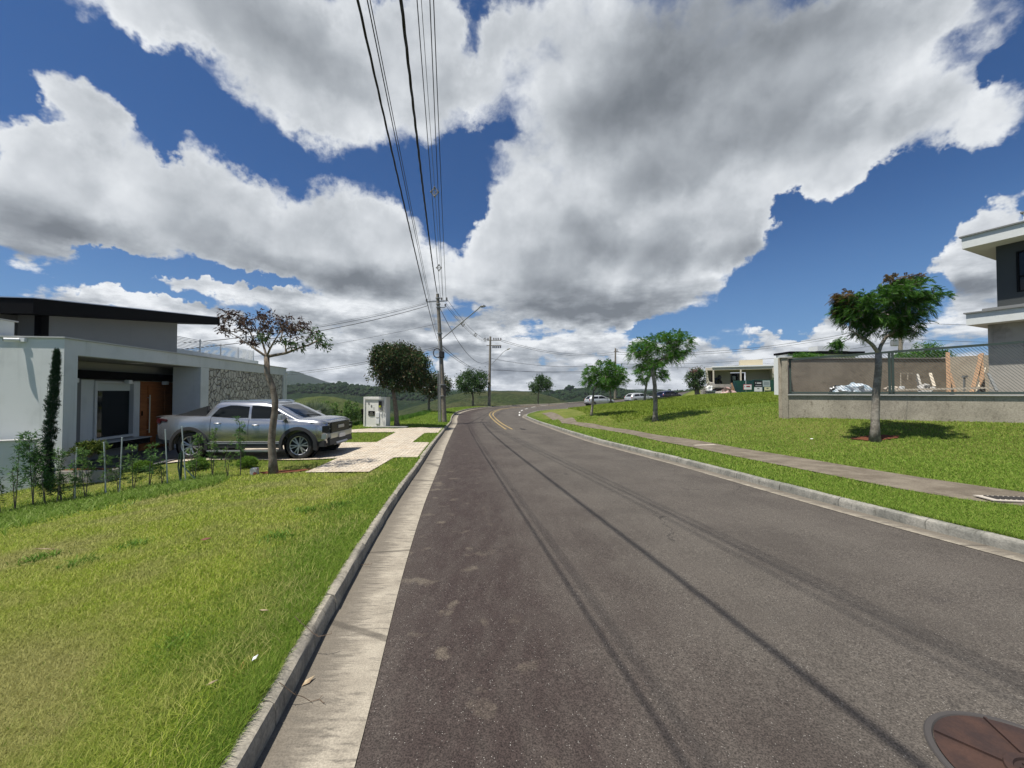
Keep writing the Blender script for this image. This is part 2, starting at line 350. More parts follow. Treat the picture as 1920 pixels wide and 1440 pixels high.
def hland(X, Y):
    """verge height; eases exactly onto the kerb top close to the kerb"""
    X = np.asarray(X, float); Y = np.asarray(Y, float)
    z = tps(X, Y); d = np.minimum(np.abs(X-XL(Y)), np.abs(X-XR(Y)))
    k = 1-smst(d, .05, 1.1); xk = np.where(np.abs(X-XL(Y)) < np.abs(X-XR(Y)), XL(Y), XR(Y))
    return z*(1-k)+(hroad(xk, Y)+.115)*k
def onroad(X, Y): return (X > XL(Y)) & (X < XR(Y))
def G(px, py, road=False, ymax=80):
    """point of the ground seen at a pixel of the photograph"""
    d = ray(px, py); ys = np.concatenate([np.arange(1.2, 20, .02), np.arange(20, ymax, .05)]); s = ys/d[1]; X = d[0]*s; Z = CAMZ+d[2]*s
    h = hroad(X, ys) if road else np.where(onroad(X, ys), hroad(X, ys), hland(X, ys))
    i = np.argmax(Z < h); return Vector((X[i], ys[i], h[i]))
def gz(x, y): return float(hland(np.array([x]), np.array([y]))[0])
def gr(x, y): return float(hroad(x, y))
# ---------------------------------------------------------------- ground, road, kerbs
def attr(n, name): a = n.new('ShaderNodeAttribute', attribute_name=name); return a.outputs['Fac']
def m_asphalt(n, bs):
    v = wpos(n); ed = attr(n, 'edge')
    grain = n.noise(v, 120, 4, .75); g2 = n.noise(v, 45, 3, .6); big = n.noise(v, .9, 5, .6); mid = n.noise(v, 4, 5, .6)
    c = n.mix(n.ramp(big, .35, .65), (.062, .054, .046), (.082, .072, .061))
    wob = n.math('MULTIPLY_ADD', big, 1.6, n.math('SUBTRACT', ed, .8))
    c = n.mix(n.ramp(wob, 2.8, .6), c, (.038, .028, .025))
    vv = n.vec('MULTIPLY', v, (1, .35, 1)); streak = n.noise(vv, 9, 4, .55)
    c = n.mix(n.ramp(streak, .35, .7, 0, .18), c, (.105, .095, .08))
    dust = n.math('MULTIPLY', n.ramp(n.noise(v, 3.4, 4, .5), .60, .68), n.ramp(ed, 1.3, .5))
    c = n.mix(n.math('MULTIPLY', dust, n.ramp(mid, .3, .6, .15, .6)), c, (.125, .105, .08))
    trk = n.math('ABSOLUTE', n.math('SUBTRACT', n.math('PINGPONG', n.math('SUBTRACT', ed, .7), 1.6), .8)); c = n.mix(n.ramp(trk, .5, .1, 0, .2), c, (.10, .09, .076))
    oil = n.math('MULTIPLY', n.ramp(n.noise(v, 1.7, 3, .5), .66, .74), n.ramp(n.noise(v, .5, 1), .5, .6)); c = n.mix(n.math('MULTIPLY', oil, .5), c, (.03, .027, .026))
    c = n.mix(1.0, c, n.ramp(grain, .34, .66, .45, 1.65), 'MULTIPLY'); c = n.mix(1.0, c, n.ramp(g2, .3, .7, .85, 1.15), 'MULTIPLY')
    sp = n.voro(v, 75, 'F1'); spk = n.math('MULTIPLY', n.ramp(sp, .20, .12), n.ramp(n.noise(v, 31, 1), .55, .6))
    c = n.mix(n.math('MULTIPLY', spk, .65), c, (.42, .40, .36))
    wv = n.vec('MULTIPLY_ADD', n.vec('SUBTRACT', n.noise(v, 2.5, 5, .6, col=True), (.5, .5, .5)), (.55, .55, 0), v)
    ck = n.voro(wv, .45, 'DISTANCE_TO_EDGE'); ck2 = n.voro(n.vec('MULTIPLY_ADD', n.vec('SUBTRACT', n.noise(v, 6, 4, .6, col=True), (.5, .5, .5)), (.2, .2, 0), v), 1.6, 'DISTANCE_TO_EDGE'); ckm = n.math('MULTIPLY', n.ramp(ck, .005, .002), n.ramp(n.noise(v, .7, 2), .56, .62)); ckm = n.math('MAXIMUM', ckm, n.math('MULTIPLY', n.ramp(ck2, .007, .003, 0, .8), n.ramp(n.noise(v, .8, 3, .6), .64, .68)))
    c = n.mix(n.math('MULTIPLY', ckm, .6), c, (.02, .018, .017))
    n.link(c, bs.inputs['Base Color']); bump(n, bs, n.math('ADD', grain, n.math('MULTIPLY', sp, .6)), .55, .006)
M_ASPH = mat('asphalt', m_asphalt, rough=.85, spec=.25)
def m_conc(c1, c2, stain, sc_=6, grain=120):
    def f(n, bs):
        v = wpos(n); k = n.ramp(n.noise(v, sc_, 6, .65), .35, .65); c = n.mix(k, c1, c2)
        s = n.noise(n.vec('MULTIPLY', v, (.6, 3.5, 1)), 5, 6, .7); c = n.mix(n.ramp(s, .52, .72, 0, .75), c, stain)
        g = n.noise(v, grain, 3, .6); c = n.mix(1.0, c, n.ramp(g, .3, .7, .82, 1.15), 'MULTIPLY')
        n.link(c, bs.inputs['Base Color']); bump(n, bs, g, .35, .004)
    return f
def m_gut(n, bs):
    v = wpos(n); ed = attr(n, 'edge'); k = n.ramp(n.noise(v, 5, 6, .65), .3, .7); c = n.mix(k, (.25, .222, .175), (.35, .315, .25))
    s = n.noise(n.vec('MULTIPLY', v, (1, 6, 1)), 5, 6, .75); wet = n.math('SUBTRACT', n.math('MULTIPLY_ADD', s, .55, .02), ed)
    c = n.mix(n.ramp(wet, -.05, .22, 0, .85), c, (.115, .10, .08)); c = n.mix(n.ramp(s, .50, .66, 0, .75), c, (.12, .108, .088)); jn = n.voro(n.vec('MULTIPLY', v, (.3, 1, 1)), .42, 'DISTANCE_TO_EDGE'); c = n.mix(n.ramp(jn, .010, .004, 0, .6), c, (.06, .052, .042))
    g = n.noise(v, 130, 3, .6); c = n.mix(1.0, c, n.ramp(g, .3, .7, .8, 1.18), 'MULTIPLY')
    n.link(c, bs.inputs['Base Color']); bump(n, bs, g, .4, .004)
M_GUT = mat('gutter_concrete', m_gut, rough=.85, spec=.3)
M_KERB = mat('kerb_concrete', m_conc((.20, .185, .155), (.34, .31, .25), (.085, .078, .062), 5, 70), rough=.9, spec=.25)
M_KERBR = mat('mossy_kerb_concrete', m_conc((.16, .16, .14), (.28, .27, .235), (.07, .068, .055), 3, 50), rough=.9, spec=.25)
M_WALK = mat('old_pavement', m_conc((.12, .10, .075), (.185, .16, .122), (.08, .07, .05), 2.5, 60), rough=.95, spec=.2)
GR_A, GR_B, GR_C, GR_D = (.115, .150, .022), (.17, .185, .042), (.070, .120, .014), (.21, .195, .08)
def m_grass(n, bs):
    v = wpos(n); big = n.noise(v, .55, 4, .6); mid = n.noise(v, 3.5, 5, .65); fine = n.noise(v, 38, 4, .7); fb = n.noise(n.vec('MULTIPLY', v, (1, .6, 1)), 110, 2, .7)
    c = n.mix(n.ramp(big, .35, .62), GR_A, GR_B); c = n.mix(n.ramp(mid, .5, .72, 0, .6), c, GR_C); c = n.mix(n.ramp(n.noise(v, 7, 4, .7), .56, .75, 0, .45), c, GR_D)
    ed = attr(n, 'edge'); c = n.mix(n.ramp(ed, 1.3, .25, 0, .75), c, GR_C)
    c = n.mix(1.0, c, n.ramp(fine, .3, .7, .55, 1.3), 'MULTIPLY'); c = n.mix(1.0, c, n.ramp(fb, .3, .7, .65, 1.25), 'MULTIPLY')
    n.link(c, bs.inputs['Base Color']); bump(n, bs, n.math('ADD', fine, fb), .9, .03)
M_GRASS = mat('lawn_turf', m_grass, rough=.9, spec=.15)
def setattr_(o, name, vals):
    a = o.data.attributes.new(name, 'FLOAT', 'POINT'); a.data.foreach_set('value', np.asarray(vals, np.float32))
ys = np.concatenate([np.arange(-12, 12, .25), np.arange(12, 30, .5), np.arange(30, 60, .2), np.arange(60, 111, 1.0)])
def sheet(name, m, xfn, hfn, ds, off=0, edge=None, kind='structure'):
    Yg, Dg = np.meshgrid(ys, ds, indexing='ij'); X = xfn(Yg, Dg); Z = hfn(X, Yg)+off
    ny, nd = Yg.shape; V = np.stack([X, Yg, Z], -1).reshape(-1, 3); i = np.arange(ny*nd).reshape(ny, nd)
    F = np.stack([i[:-1, :-1], i[:-1, 1:], i[1:, 1:], i[1:, :-1]], -1).reshape(-1, 4)
    o = npmesh(name, V, F, m, k=4, smooth=True); setattr_(o, 'edge', (edge(X, Yg) if edge else Dg).ravel()); return tag(o, kind=kind)
road = sheet('road', M_ASPH, lambda Y, D: XL(Y)+(XR(Y)-XL(Y))*D, hroad, np.linspace(0, 1, 22), edge=lambda X, Y: X-XL(Y)-.4)
tag(road, 'grey asphalt street curving away to the right', None)
dsl = np.concatenate([[.07, .13, .2, .35, .55, .8, 1.1], np.arange(1.5, 12, .5), np.arange(12, 30, 2), np.arange(30, 135, 8)])
lawn = sheet('lawn', M_GRASS, lambda Y, D: XL(Y)-D, hland, dsl)
vl = sheet('lawn', M_GRASS, lambda Y, D: XR(Y)+D, hland, dsl)
# wide meadow floor below everything, out to the hills
def line_pts(XF, y0, y1, step):
    """points along a kerb line at equal arc length, with unit normals pointing to +X side of travel"""
    yy = np.arange(y0, y1, .02); xx = XF(yy); s = np.concatenate([[0], np.cumsum(np.hypot(np.diff(xx), np.diff(yy)))])
    q = np.arange(0, s[-1], step); X = np.interp(q, s, xx); Y = np.interp(q, s, yy); dx = np.gradient(X); dy = np.gradient(Y); L = np.hypot(dx, dy)
    return X, Y, dy/L, -dx/L
def gutter(name, XF, side, w, y1, label):
    X, Y, nx, ny = line_pts(XF, -11, y1, .3); mb = []; ds = np.linspace(-.005, w, 6)
    Xg = X[:, None]+side*nx[:, None]*ds; Yg = Y[:, None]+side*ny[:, None]*ds; Z = hroad(Xg, Yg)+.006+.02*(ds/w-1)*0
    V = np.stack([Xg, Yg, Z], -1).reshape(-1, 3); i = np.arange(len(V)).reshape(Xg.shape); F = np.stack([i[:-1, :-1], i[:-1, 1:], i[1:, 1:], i[1:, :-1]], -1).reshape(-1, 4)
    o = npmesh(name, V, F, M_GUT, k=4, smooth=True); setattr_(o, 'edge', np.tile(ds, len(X))); return tag(o, label, kind='structure')
gutter('gutter', XL, 1, .42, 56, 'pale concrete gutter strip along the left kerb')
gutter('gutter', XR, -1, .27, 62, 'thin pale concrete gutter strip along the right kerb')
def kerb(name, XF, side, y1, m, label, w=.13, h=.13, seg=1.0):
    X, Y, nx, ny = line_pts(XF, -11, y1, .25); mb = MB(); k = int(seg/.25); rnd = random.Random(5)
    prof = [(0, -.1), (.003, h*.62), (.012, h*.86), (.032, h*.97), (.062, h), (w, h-.006), (w+.005, -.1)]
    i = 0
    while i+1 < len(X):
        j = min(i+k, len(X)-1); secs = []; dz = rnd.uniform(-.004, .004); do = rnd.uniform(-.005, .005)
        for q in range(i, j+1):
            fx, fy = X[q], Y[q]; 
            if q == j and j > i: fx = X[q]-(X[q]-X[q-1])*.028; fy = Y[q]-(Y[q]-Y[q-1])*.028
            z = float(hroad(X[q], Y[q]))
            ch = rnd.uniform(0, .012)*(rnd.random() < .3); secs.append([(fx-side*nx[q]*(a+do+rnd.uniform(-.003, .003)), fy-side*ny[q]*(a+do), z+b+(dz+rnd.uniform(-.003, .003)-ch*(a < .03) if b > 0 else 0)) for a, b in prof])
        mb.loft(secs); i = j
    o = mb.build(name, m, smooth=30); return tag(o, label, kind='structure')
kerb('kerb', XL, 1, 60, M_KERB, 'concrete kerb of the left verge')
kerb('kerb', XR, -1, 66, M_KERBR, 'weathered concrete kerb of the right verge')
def drape(name, polys, m, off, hf, step=.4, label=None, thick=0):
    b = bmesh.new()
    for pl in polys: b.faces.new([b.verts.new((p[0], p[1], 0)) for p in pl])
    xs = [v.co.x for v in b.verts]; yy = [v.co.y for v in b.verts]
    for ax, lo, hi in ((0, min(xs), max(xs)), (1, min(yy), max(yy))):
        c = math.ceil(lo/step)*step
        while c < hi:
            bmesh.ops.bisect_plane(b, geom=b.verts[:]+b.edges[:]+b.faces[:], plane_co=(c, 0, 0) if ax == 0 else (0, c, 0), plane_no=(1, 0, 0) if ax == 0 else (0, 1, 0)); c += step
    bmesh.ops.triangulate(b, faces=b.faces)
    co = np.array([v.co[:] for v in b.verts]); z = hf(co[:, 0], co[:, 1])+off
    for v, h in zip(b.verts, z): v.co.z = h
    bmesh.ops.recalc_face_normals(b, faces=b.faces)
    if b.faces and sum(f.normal.z for f in b.faces) < 0: bmesh.ops.reverse_faces(b, faces=b.faces)
    me = bpy.data.meshes.new(name); b.to_mesh(me); b.free(); me.materials.append(m)
    o = bpy.data.objects.new(name, me); C.objects.link(o); return tag(o, label, kind='structure')
def gp(pts, road=False): return [tuple(G(x, y, road)[:2]) for x, y in pts]
WALK = gp([(1015, 775.5), (1035, 787), (1054, 794.5), (1129, 806), (1185, 816), (1240, 829), (1302, 840.5), (1417, 865), (1559, 893), (1682, 918), (1806, 939), (1920, 953)]) + [(7.9, 4.0), (9.6, -2), (11.2, -2), (9.6, 4.4)] + gp([(1920, 926), (1736, 899), (1594, 876), (1470, 855), (1342, 833), (1241, 817.5), (1147, 802), (1114, 795.5), (1082, 792), (1057, 784), (1034, 773)])
drape('pavement', [WALK], M_WALK, .022, hland, .35, 'narrow brown worn pavement through the right lawn')
def m_pave(n, bs):
    v = objc(n); bt = n.new('ShaderNodeTexBrick'); r = n.new('ShaderNodeVectorRotate', rotation_type='Z_AXIS'); n.link(v, r.inputs['Vector']); r.inputs['Angle'].default_value = R(-8)
    n.link(n.vec('MULTIPLY_ADD', n.vec('SUBTRACT', n.noise(v, 9, 2, col=True), (.5, .5, .5)), (.03, .03, 0), r.outputs[0]), bt.inputs['Vector'])
    for k, x in (('Scale', 1), ('Brick Width', .22), ('Row Height', .115), ('Mortar Size', .012), ('Mortar Smooth', .3)): bt.inputs[k].default_value = x
    bt.inputs['Color1'].default_value = (.56, .50, .40, 1); bt.inputs['Color2'].default_value = (.36, .31, .24, 1); bt.inputs['Mortar'].default_value = (.13, .11, .08, 1)
    c = n.mix(n.ramp(n.noise(v, 2.2, 5, .65), .45, .7, 0, .5), bt.outputs[0], (.42, .32, .22)); c = n.mix(n.ramp(n.noise(v, 13, 2), .5, .75, 0, .4), c, (.62, .60, .55))
    n.link(c, bs.inputs['Base Color']); bump(n, bs, bt.outputs['Fac'], -.6, .01)
M_PAVE = mat('pale_block_paving', m_pave, rough=.85, spec=.3)
def kx(y, d=.14): return (float(XL(y))-d, y)
KY = lambda px, py: G(px, py)[1]
yb = KY(785, 860); y1_, y2_, y3_, y4_ = KY(812, 831), KY(825, 813), KY(829, 812.5), KY(836, 804)
a = gp([(560, 888), (692, 887), (738, 860)]); DR = gp([(571, 888)])+[a[1], a[2], kx(yb)]
DR += [kx(y1_)] + gp([(773, 831), (796, 813)]) + [kx(y2_+.05), kx(y4_)] + gp([(740, 804.5), (690, 804.5), (640, 808)]) + [(-10.1, 17.4)] + gp([(640, 812.5), (742, 811.5), (706, 830.5), (640, 831)]) + [(-9.45, 13.6), (-9.25, 10.25)]+gp([(440, 863), (633, 861)])
DR_ = DR; drape('driveway', [DR], M_PAVE, .03, hland, .35, 'pale block paving driveway and path')
PAVEPOLY = [np.array(DR), np.array(WALK)]
def inpoly(X, Y, poly):
    c = np.zeros(X.shape, bool); n = len(poly); j = n-1
    for i in range(n):
        xi, yi = poly[i]; xj, yj = poly[j]; c ^= ((yi > Y) != (yj > Y)) & (X < (xj-xi)*(Y-yi)/((yj-yi) if yj != yi else 1e-9)+xi); j = i
    return c
M_TILE = mat('grey_patio_tiles', two((.07, .07, .075), (.10, .10, .105), 3, fine=(40, .1)), rough=.5)
drape('patio', [[(-9.24, 10.23), (-9.44, 13.6), (-9.6, 14.6), (-13.3, 14.6), (-12.3, 9.3), (-10.62, 9.3), (-9.9, 9.55)]], M_TILE, .055, lambda X, Y: np.maximum(hland(X, Y), -.44), .3, 'dark grey tiled patio by the house porch')
# painted markings
def m_paint(c):
    def f(n, bs):
        v = wpos(n); k = n.ramp(n.noise(v, 25, 5, .7), .42, .62); n.link(n.mix(n.math('MULTIPLY', k, .6), c, (.10, .09, .08)), bs.inputs['Base Color'])
    return f
M_YEL = mat('yellow_road_paint', m_paint((.36, .25, .07)), rough=.7); M_WHT = mat('white_road_paint', m_paint((.7, .7, .66)), rough=.7)
def rib(pts, w, step=.4):
    pts = [Vector(p[:2]) for p in pts]; L = []; Rr = []
    for i, p in enumerate(pts):
        d = (pts[min(i+1, len(pts)-1)]-pts[max(i-1, 0)]).normalized(); nrm = Vector((d.y, -d.x)); L.append(p-nrm*w/2); Rr.append(p+nrm*w/2)
    return [[tuple(L[i]), tuple(L[i+1]), tuple(Rr[i+1]), tuple(Rr[i])] for i in range(len(pts)-1)]
def smooth_line(pts, n=40):
    pts = [Vector(p[:2]) for p in pts]; out = []
    for i in range(len(pts)-1):
        p0 = pts[max(i-1, 0)]; p1 = pts[i]; p2 = pts[i+1]; p3 = pts[min(i+2, len(pts)-1)]
        for k in range(8):
            t_ = k/8; out.append(.5*((2*p1)+(p2-p0)*t_+(2*p0-5*p1+4*p2-p3)*t_*t_+(3*p1-p0-3*p2+p3)*t_**3))
    return out+[pts[-1]]
cl = [(-.33, 21.4), (-1.0, 26.6), (-1.75, 32.5), (-2.15, 37), (-2.05, 41), (-1.35, 45), (.2, 48.5), (2.6, 51), (6, 53)]
cl2 = [(0.02, 21.4), (-.72, 26.6), (-1.45, 32.5), (-1.84, 37), (-1.74, 41), (-1.07, 45), (.45, 48.2), (2.8, 50.7), (6.1, 52.7)]
drape('road_marking', rib(smooth_line(cl), .10)+rib(smooth_line(cl2), .10), M_YEL, .006, hroad, .6, 'double yellow centre line through the bend')
dash = []
for x, y, dx, dy in ((974, 779.5, 0, -2.6), (974, 774.6, .5, -2.2), (977, 770.6, 3, -1.8), (984.5, 767.3, 5, -1.4), (996, 764.0, 8, -1.4), (1014, 760.6, 13, -1.2), (1040, 757.6, 18, -1)):
    dash += rib(gp([(x, y), (x+dx, y+dy)], True), .14)
drape('road_marking', dash, M_WHT, .006, hroad, .6, 'white dashes curving round the inside of the bend')
# ---------------------------------------------------------------- building materials
def m_stucco(c, dirt=(.3, .3, .28), amt=.25, sc_=70):
    def f(n, bs):
        v = objc(n); k = n.ramp(n.noise(v, 1.3, 5, .65), .45, .8, 0, amt); cc = n.mix(k, c, dirt)
        dr = n.noise(n.vec('MULTIPLY', v, (5, 5, .35)), 1.2, 5, .6); cc = n.mix(n.ramp(dr, .55, .8, 0, amt), cc, dirt)
        g = n.noise(v, sc_, 4, .6); n.link(cc, bs.inputs['Base Color']); bump(n, bs, g, .5, .012)
    return f
M_STUC = mat('white_textured_render', m_stucco((.63, .65, .63), (.38, .40, .38), .4), rough=.9, spec=.2)
M_GREYW = mat('grey_painted_wall', m_stucco((.30, .30, .29), (.22, .22, .21), .3), rough=.9, spec=.2)
M_WHT2 = mat('smooth_white_wall', m_stucco((.72, .73, .71), (.5, .5, .48), .2, 40), rough=.8, spec=.2)
M_DGREY = mat('dark_grey_render', m_stucco((.20, .205, .20), (.13, .13, .13), .3), rough=.9, spec=.2)
M_BLACK = mat('black_metal_cladding', base=(.0035, .0035, .004), rough=.7, spec=.1)
M_COPE = mat('stone_coping', m_stucco((.45, .45, .43), (.3, .3, .28), .3), rough=.6)
def m_stone(n, bs):
    v = objc(n); vv = n.vec('MULTIPLY', v, (1, 1.0, .8)); vv = n.vec('MULTIPLY_ADD', n.vec('SUBTRACT', n.noise(v, 4, 3, col=True), (.5, .5, .5)), (.12, .12, .12), vv)
    ed = n.voro(vv, 5.5, 'DISTANCE_TO_EDGE'); cc = n.new('ShaderNodeTexVoronoi'); n.link(vv, cc.inputs['Vector']); cc.inputs['Scale'].default_value = 5.5
    s = n.new('ShaderNodeSeparateColor'); n.link(cc.outputs['Color'], s.inputs[0])
    c = n.mix(s.outputs[0], (.46, .43, .37), (.66, .63, .55)); c = n.mix(n.ramp(n.noise(v, 7, 6, .7), .4, .7, 0, .5), c, (.26, .235, .20))
    c = n.mix(n.ramp(ed, .05, .01), c, (.16, .15, .135)); n.link(c, bs.inputs['Base Color'])
    h = n.math('ADD', n.ramp(ed, 0, .09), n.math('MULTIPLY', n.noise(v, 12, 5, .6), .5)); h = n.math('ADD', h, n.math('MULTIPLY', s.outputs[1], .4)); bump(n, bs, h, 1, .05)
M_STONE = mat('irregular_stone_cladding', m_stone, rough=.9, spec=.2)
def m_wood(c1, c2, ax=(1, 1, 12), sc_=2.5):
    def f(n, bs):
        v = objc(n); w = n.noise(n.vec('MULTIPLY', v, ax), sc_, 5, .6, dist=.6); n.link(n.mix(n.ramp(w, .3, .7), c1, c2), bs.inputs['Base Color']); bump(n, bs, w, .2, .003)
    return f
M_DOOR = mat('varnished_orange_wood', m_wood((.22, .075, .022), (.34, .125, .038), (1, 1, 9)), rough=.35, spec=.5)
M_GLASS = mat('dark_window_glass', base=(.006, .009, .010), rough=.03, spec=.3)
M_BLIND = mat('pale_roller_blind', base=(.50, .54, .52), rough=.7)
M_FRAME = mat('white_window_frame', base=(.55, .56, .56), rough=.4)
M_SLAT = mat('white_painted_metal', base=(.74, .75, .75), rough=.4)
M_STEEL = mat('brushed_steel', base=(.55, .55, .56), rough=.3, metal=.9)
# ---------------------------------------------------------------- house on the left
HZ = math.atan2(.138, 1)
house = thing('modern_house', 'single storey white and grey modern house with flat black overhanging roof and stone clad wall', 'house', (-10.5, 9.0, -.5), HZ)
def H(mb, name, m, parent=None, **k):
    p = parent or house; o = mb.build(name, m, p, world=False, **k)
    if p is not house: o.location = (0, 0, 0)
    return o
def lz(z): return z+.5
mb = MB(); mb.bb(-6.6, 0, 0, .33, -.2, lz(2.86)); mb.bb(-8.5, -1.36, .002, .35, lz(2.865), lz(3.27)); H(mb, 'wall', M_STUC)              # sunlit gable wall
mb = MB(); mb.bb(-.28, -.002, .332, 5.0, lz(2.49), lz(2.86)); mb.bb(-.28, -.003, 5.0, 11.72, lz(2.49), lz(2.86)); H(mb, 'fascia', M_STUC)
mb = MB(); mb.bb(-6, .04, -.04, .36, lz(2.862), lz(2.895)); mb.bb(-.33, .038, .361, 11.8, lz(2.862), lz(2.893)); mb.bb(-8.5, -1.32, -.038, .4, lz(3.272), lz(3.30)); H(mb, 'coping', M_COPE)
mb = MB(); mb.bb(-3.0, -.285, .34, 11.5, lz(2.50), lz(2.62)); H(mb, 'porch_ceiling', M_GREYW)
mb = MB(); mb.bb(-.9, -.0, 4.83, 5.27, -.2, lz(2.485)); H(mb, 'pillar', M_STUC)
mb = MB(); mb.bb(-.6, -.03, 5.275, 11.35, -.2, lz(2.487)); H(mb, 'stone_wall', M_STONE)
mb = MB(); mb.bb(-.6, .02, 11.355, 11.75, -.6, lz(2.487)); mb.bb(-8, -.61, 11.3, 11.7, -.6, lz(2.48)); H(mb, 'end_wall', M_STUC)
# porch back wall with window and door (plane x=-1.5)
mb = MB()
mb.bb(-1.8, -1.5, .34, 2.62, -.0, lz(.1)); mb.bb(-1.8, -1.5, .34, .62+1.98-.02, lz(1.93), lz(2.48)); 
yw0, yw1 = 2.60, 3.88
mb.bb(-1.8, -1.5, .34, yw0-.07, lz(.101), lz(1.929)); mb.bb(-1.8, -1.5, yw1+.07, 4.2, 0, lz(2.48)); mb.bb(-1.8, -1.5, yw0-.071, yw1+.069, lz(1.931), lz(2.48)); mb.bb(-1.8, -1.5, yw0-.071, yw1+.069, 0, lz(.16))
mb.bb(-1.8, -1.5, 4.2, 5.72, lz(1.97), lz(2.48)); mb.bb(-1.8, -1.5, 5.72, 8.2, 0, lz(2.48)); mb.bb(-1.8, -.91, 8.2, 8.4, 0, lz(2.48)); H(mb, 'porch_wall', M_GREYW)
for q in ((1.9, 2.12), (1.25, 1.42)): mb = MB(); mb.bb(-1.52, -1.44, q[0], q[1], lz(.1), lz(1.97)); H(mb, 'pilaster', M_DGREY)
for q in ((1.43, 1.89), (2.13, yw0-.075), (yw1+.075, 4.18)): mb = MB(); mb.bb(-1.52, -1.46, q[0], q[1], lz(.1), lz(1.96)); H(mb, 'wall_panel', M_STUC)
mb = MB(); mb.bb(-1.50, -1.33, .34, 5.95, lz(1.975), lz(2.225)); H(mb, 'beam', M_BLACK)
mb = MB(); mb.bb(-1.5, -1.1, .34, 4.15, lz(-.09), lz(.085)); H(mb, 'ledge', M_BLACK)
mb = MB(); mb.bb(-1.52, -1.08, .34, 4.2, lz(.087), lz(.115)); H(mb, 'sill', M_COPE)
mb = MB()
for a, b, c_, d in ((yw0-.07, yw0, lz(.16), lz(1.93)), (yw1, yw1+.07, lz(.16), lz(1.93)), (yw0, yw1, lz(.16), lz(.23)), (yw0, yw1, lz(1.87), lz(1.93))): mb.bb(-1.62, -1.42, a, b, c_, d)
win = H(mb, 'window', M_FRAME); 
mb = MB(); mb.bb(-1.56, -1.55, yw0, yw1, lz(.23), lz(1.87)); H(mb, 'pane', M_GLASS, win)
mb = MB(); mb.bb(-1.54, -1.52, yw0+.01, yw1-.01, lz(1.64), lz(1.87)); H(mb, 'roller_blind', M_BLIND, win)
mb = MB(); mb.bb(-1.58, -1.505, 4.2, 5.72, .03, lz(1.96)); dr = H(mb, 'door', M_DOOR)
mb = MB()
for z0 in np.arange(.06, 2.3, .38): mb.bb(-1.5045, -1.48, 4.55, 5.25, z0, z0+.35)
mb.bb(-1.5045, -1.46, 4.2, 4.5, .03, lz(1.955)); mb.bb(-1.5045, -1.46, 5.3, 5.71, .03, lz(1.955)); H(mb, 'door_board', M_DOOR, dr, bevel=.006)
mb = MB(); mb.tube([(-1.40, 4.52, .7), (-1.40, 4.52, 2.0)], .018); mb.bar((-1.47, 4.52, .8), (-1.40, 4.52, .8), .02); mb.bar((-1.47, 4.52, 1.9), (-1.40, 4.52, 1.9), .02); H(mb, 'handle', M_STEEL, dr)
mb = MB(); mb.bb(-1.47, -1.452, 4.25, 4.31, 1.3, 1.45); H(mb, 'lock', M_BLACK, dr)
mb = MB(); mb.bb(-1.45, -1.40, 6.9, 8.1, 0, lz(1.6)); H(mb, 'doorway', M_BLACK)  # black panel stands in for the unlit inside of the opening
for yy in (.75, 1.65, 3.4, 4.95):
    mb = MB(); mb.bb(-1.34, -1.2, yy, yy+.14, lz(1.86), lz(1.98)); H(mb, 'spotlight', M_SLAT, bevel=.01)
for yy in (3.0, 7.2):
    mb = MB(); mb.bb(-1.0, -.7, yy, yy+.3, lz(2.492), lz(2.499)); H(mb, 'ceiling_light', M_SLAT)
# upper storey
mb = MB(); mb.prism([(2.0, lz(2.9)), (2.0, lz(3.80)), (6.98, lz(4.46)), (6.98, lz(2.9))], -4.5, -2.2, 'X'); H(mb, 'upper_wall', M_GREYW)
mb = MB(); mb.bb(-8, -2.9, 1.5, 1.99, lz(2.9), lz(3.7)); H(mb, 'upper_recess', M_DGREY)  # dark grey colour paints the shade of the recess under the roof
mb = MB(); mb.bb(-2.32, -2.15, 1.8, 1.99, lz(2.9), lz(3.76)); H(mb, 'post', M_BLACK)
def roofz(y): return 3.56+.136*(y-.79)
mb = MB(); mb.prism([(.79, lz(roofz(.79))), (8.36, lz(roofz(8.36))), (8.36, lz(roofz(8.36)+.32)), (.79, lz(roofz(.79)+.39))], -9.5, -1.4, 'X'); rf = H(mb, 'roof', M_BLACK)
mb = MB(); mb.prism([(.77, lz(roofz(.77)+.392)), (8.38, lz(roofz(8.38)+.322)), (8.38, lz(roofz(8.38)+.345)), (.77, lz(roofz(.77)+.415))], -9.5, -1.38, 'X'); H(mb, 'roof_edge', M_STEEL, rf)
mb = MB(); mb.bb(-2.4, -2.2, 6.981, 13.4, lz(2.9), lz(3.37)); mb.bb(-8, -2.4, 13.2, 13.4, lz(2.9), lz(3.37)); mb.bb(-8, -.61, 11.71, 13.19, -.3, lz(2.6)); H(mb, 'terrace_parapet', M_STUC)
mb = MB(); 
for k in range(9): z = lz(3.40+k*.06); mb.bb(-2.32, -2.3, 7.0, 13.1, z, z+.026); mb.bb(-7, -2.32, 13.1, 13.12, z, z+.026)
rl = H(mb, 'railing', M_SLAT)
for yy in (7.0, 8.5, 10.0, 11.5, 13.0): mb = MB(); mb.bb(-2.3, -2.26, yy, yy+.04, lz(3.37), lz(3.95)); H(mb, 'railing_post', M_SLAT, rl)
mb = MB(); mb.tube([(.05, 11.66, lz(2.60)), (.13, 11.6, lz(2.62))], .05, 10); H(mb, 'outdoor_light', M_SLAT)
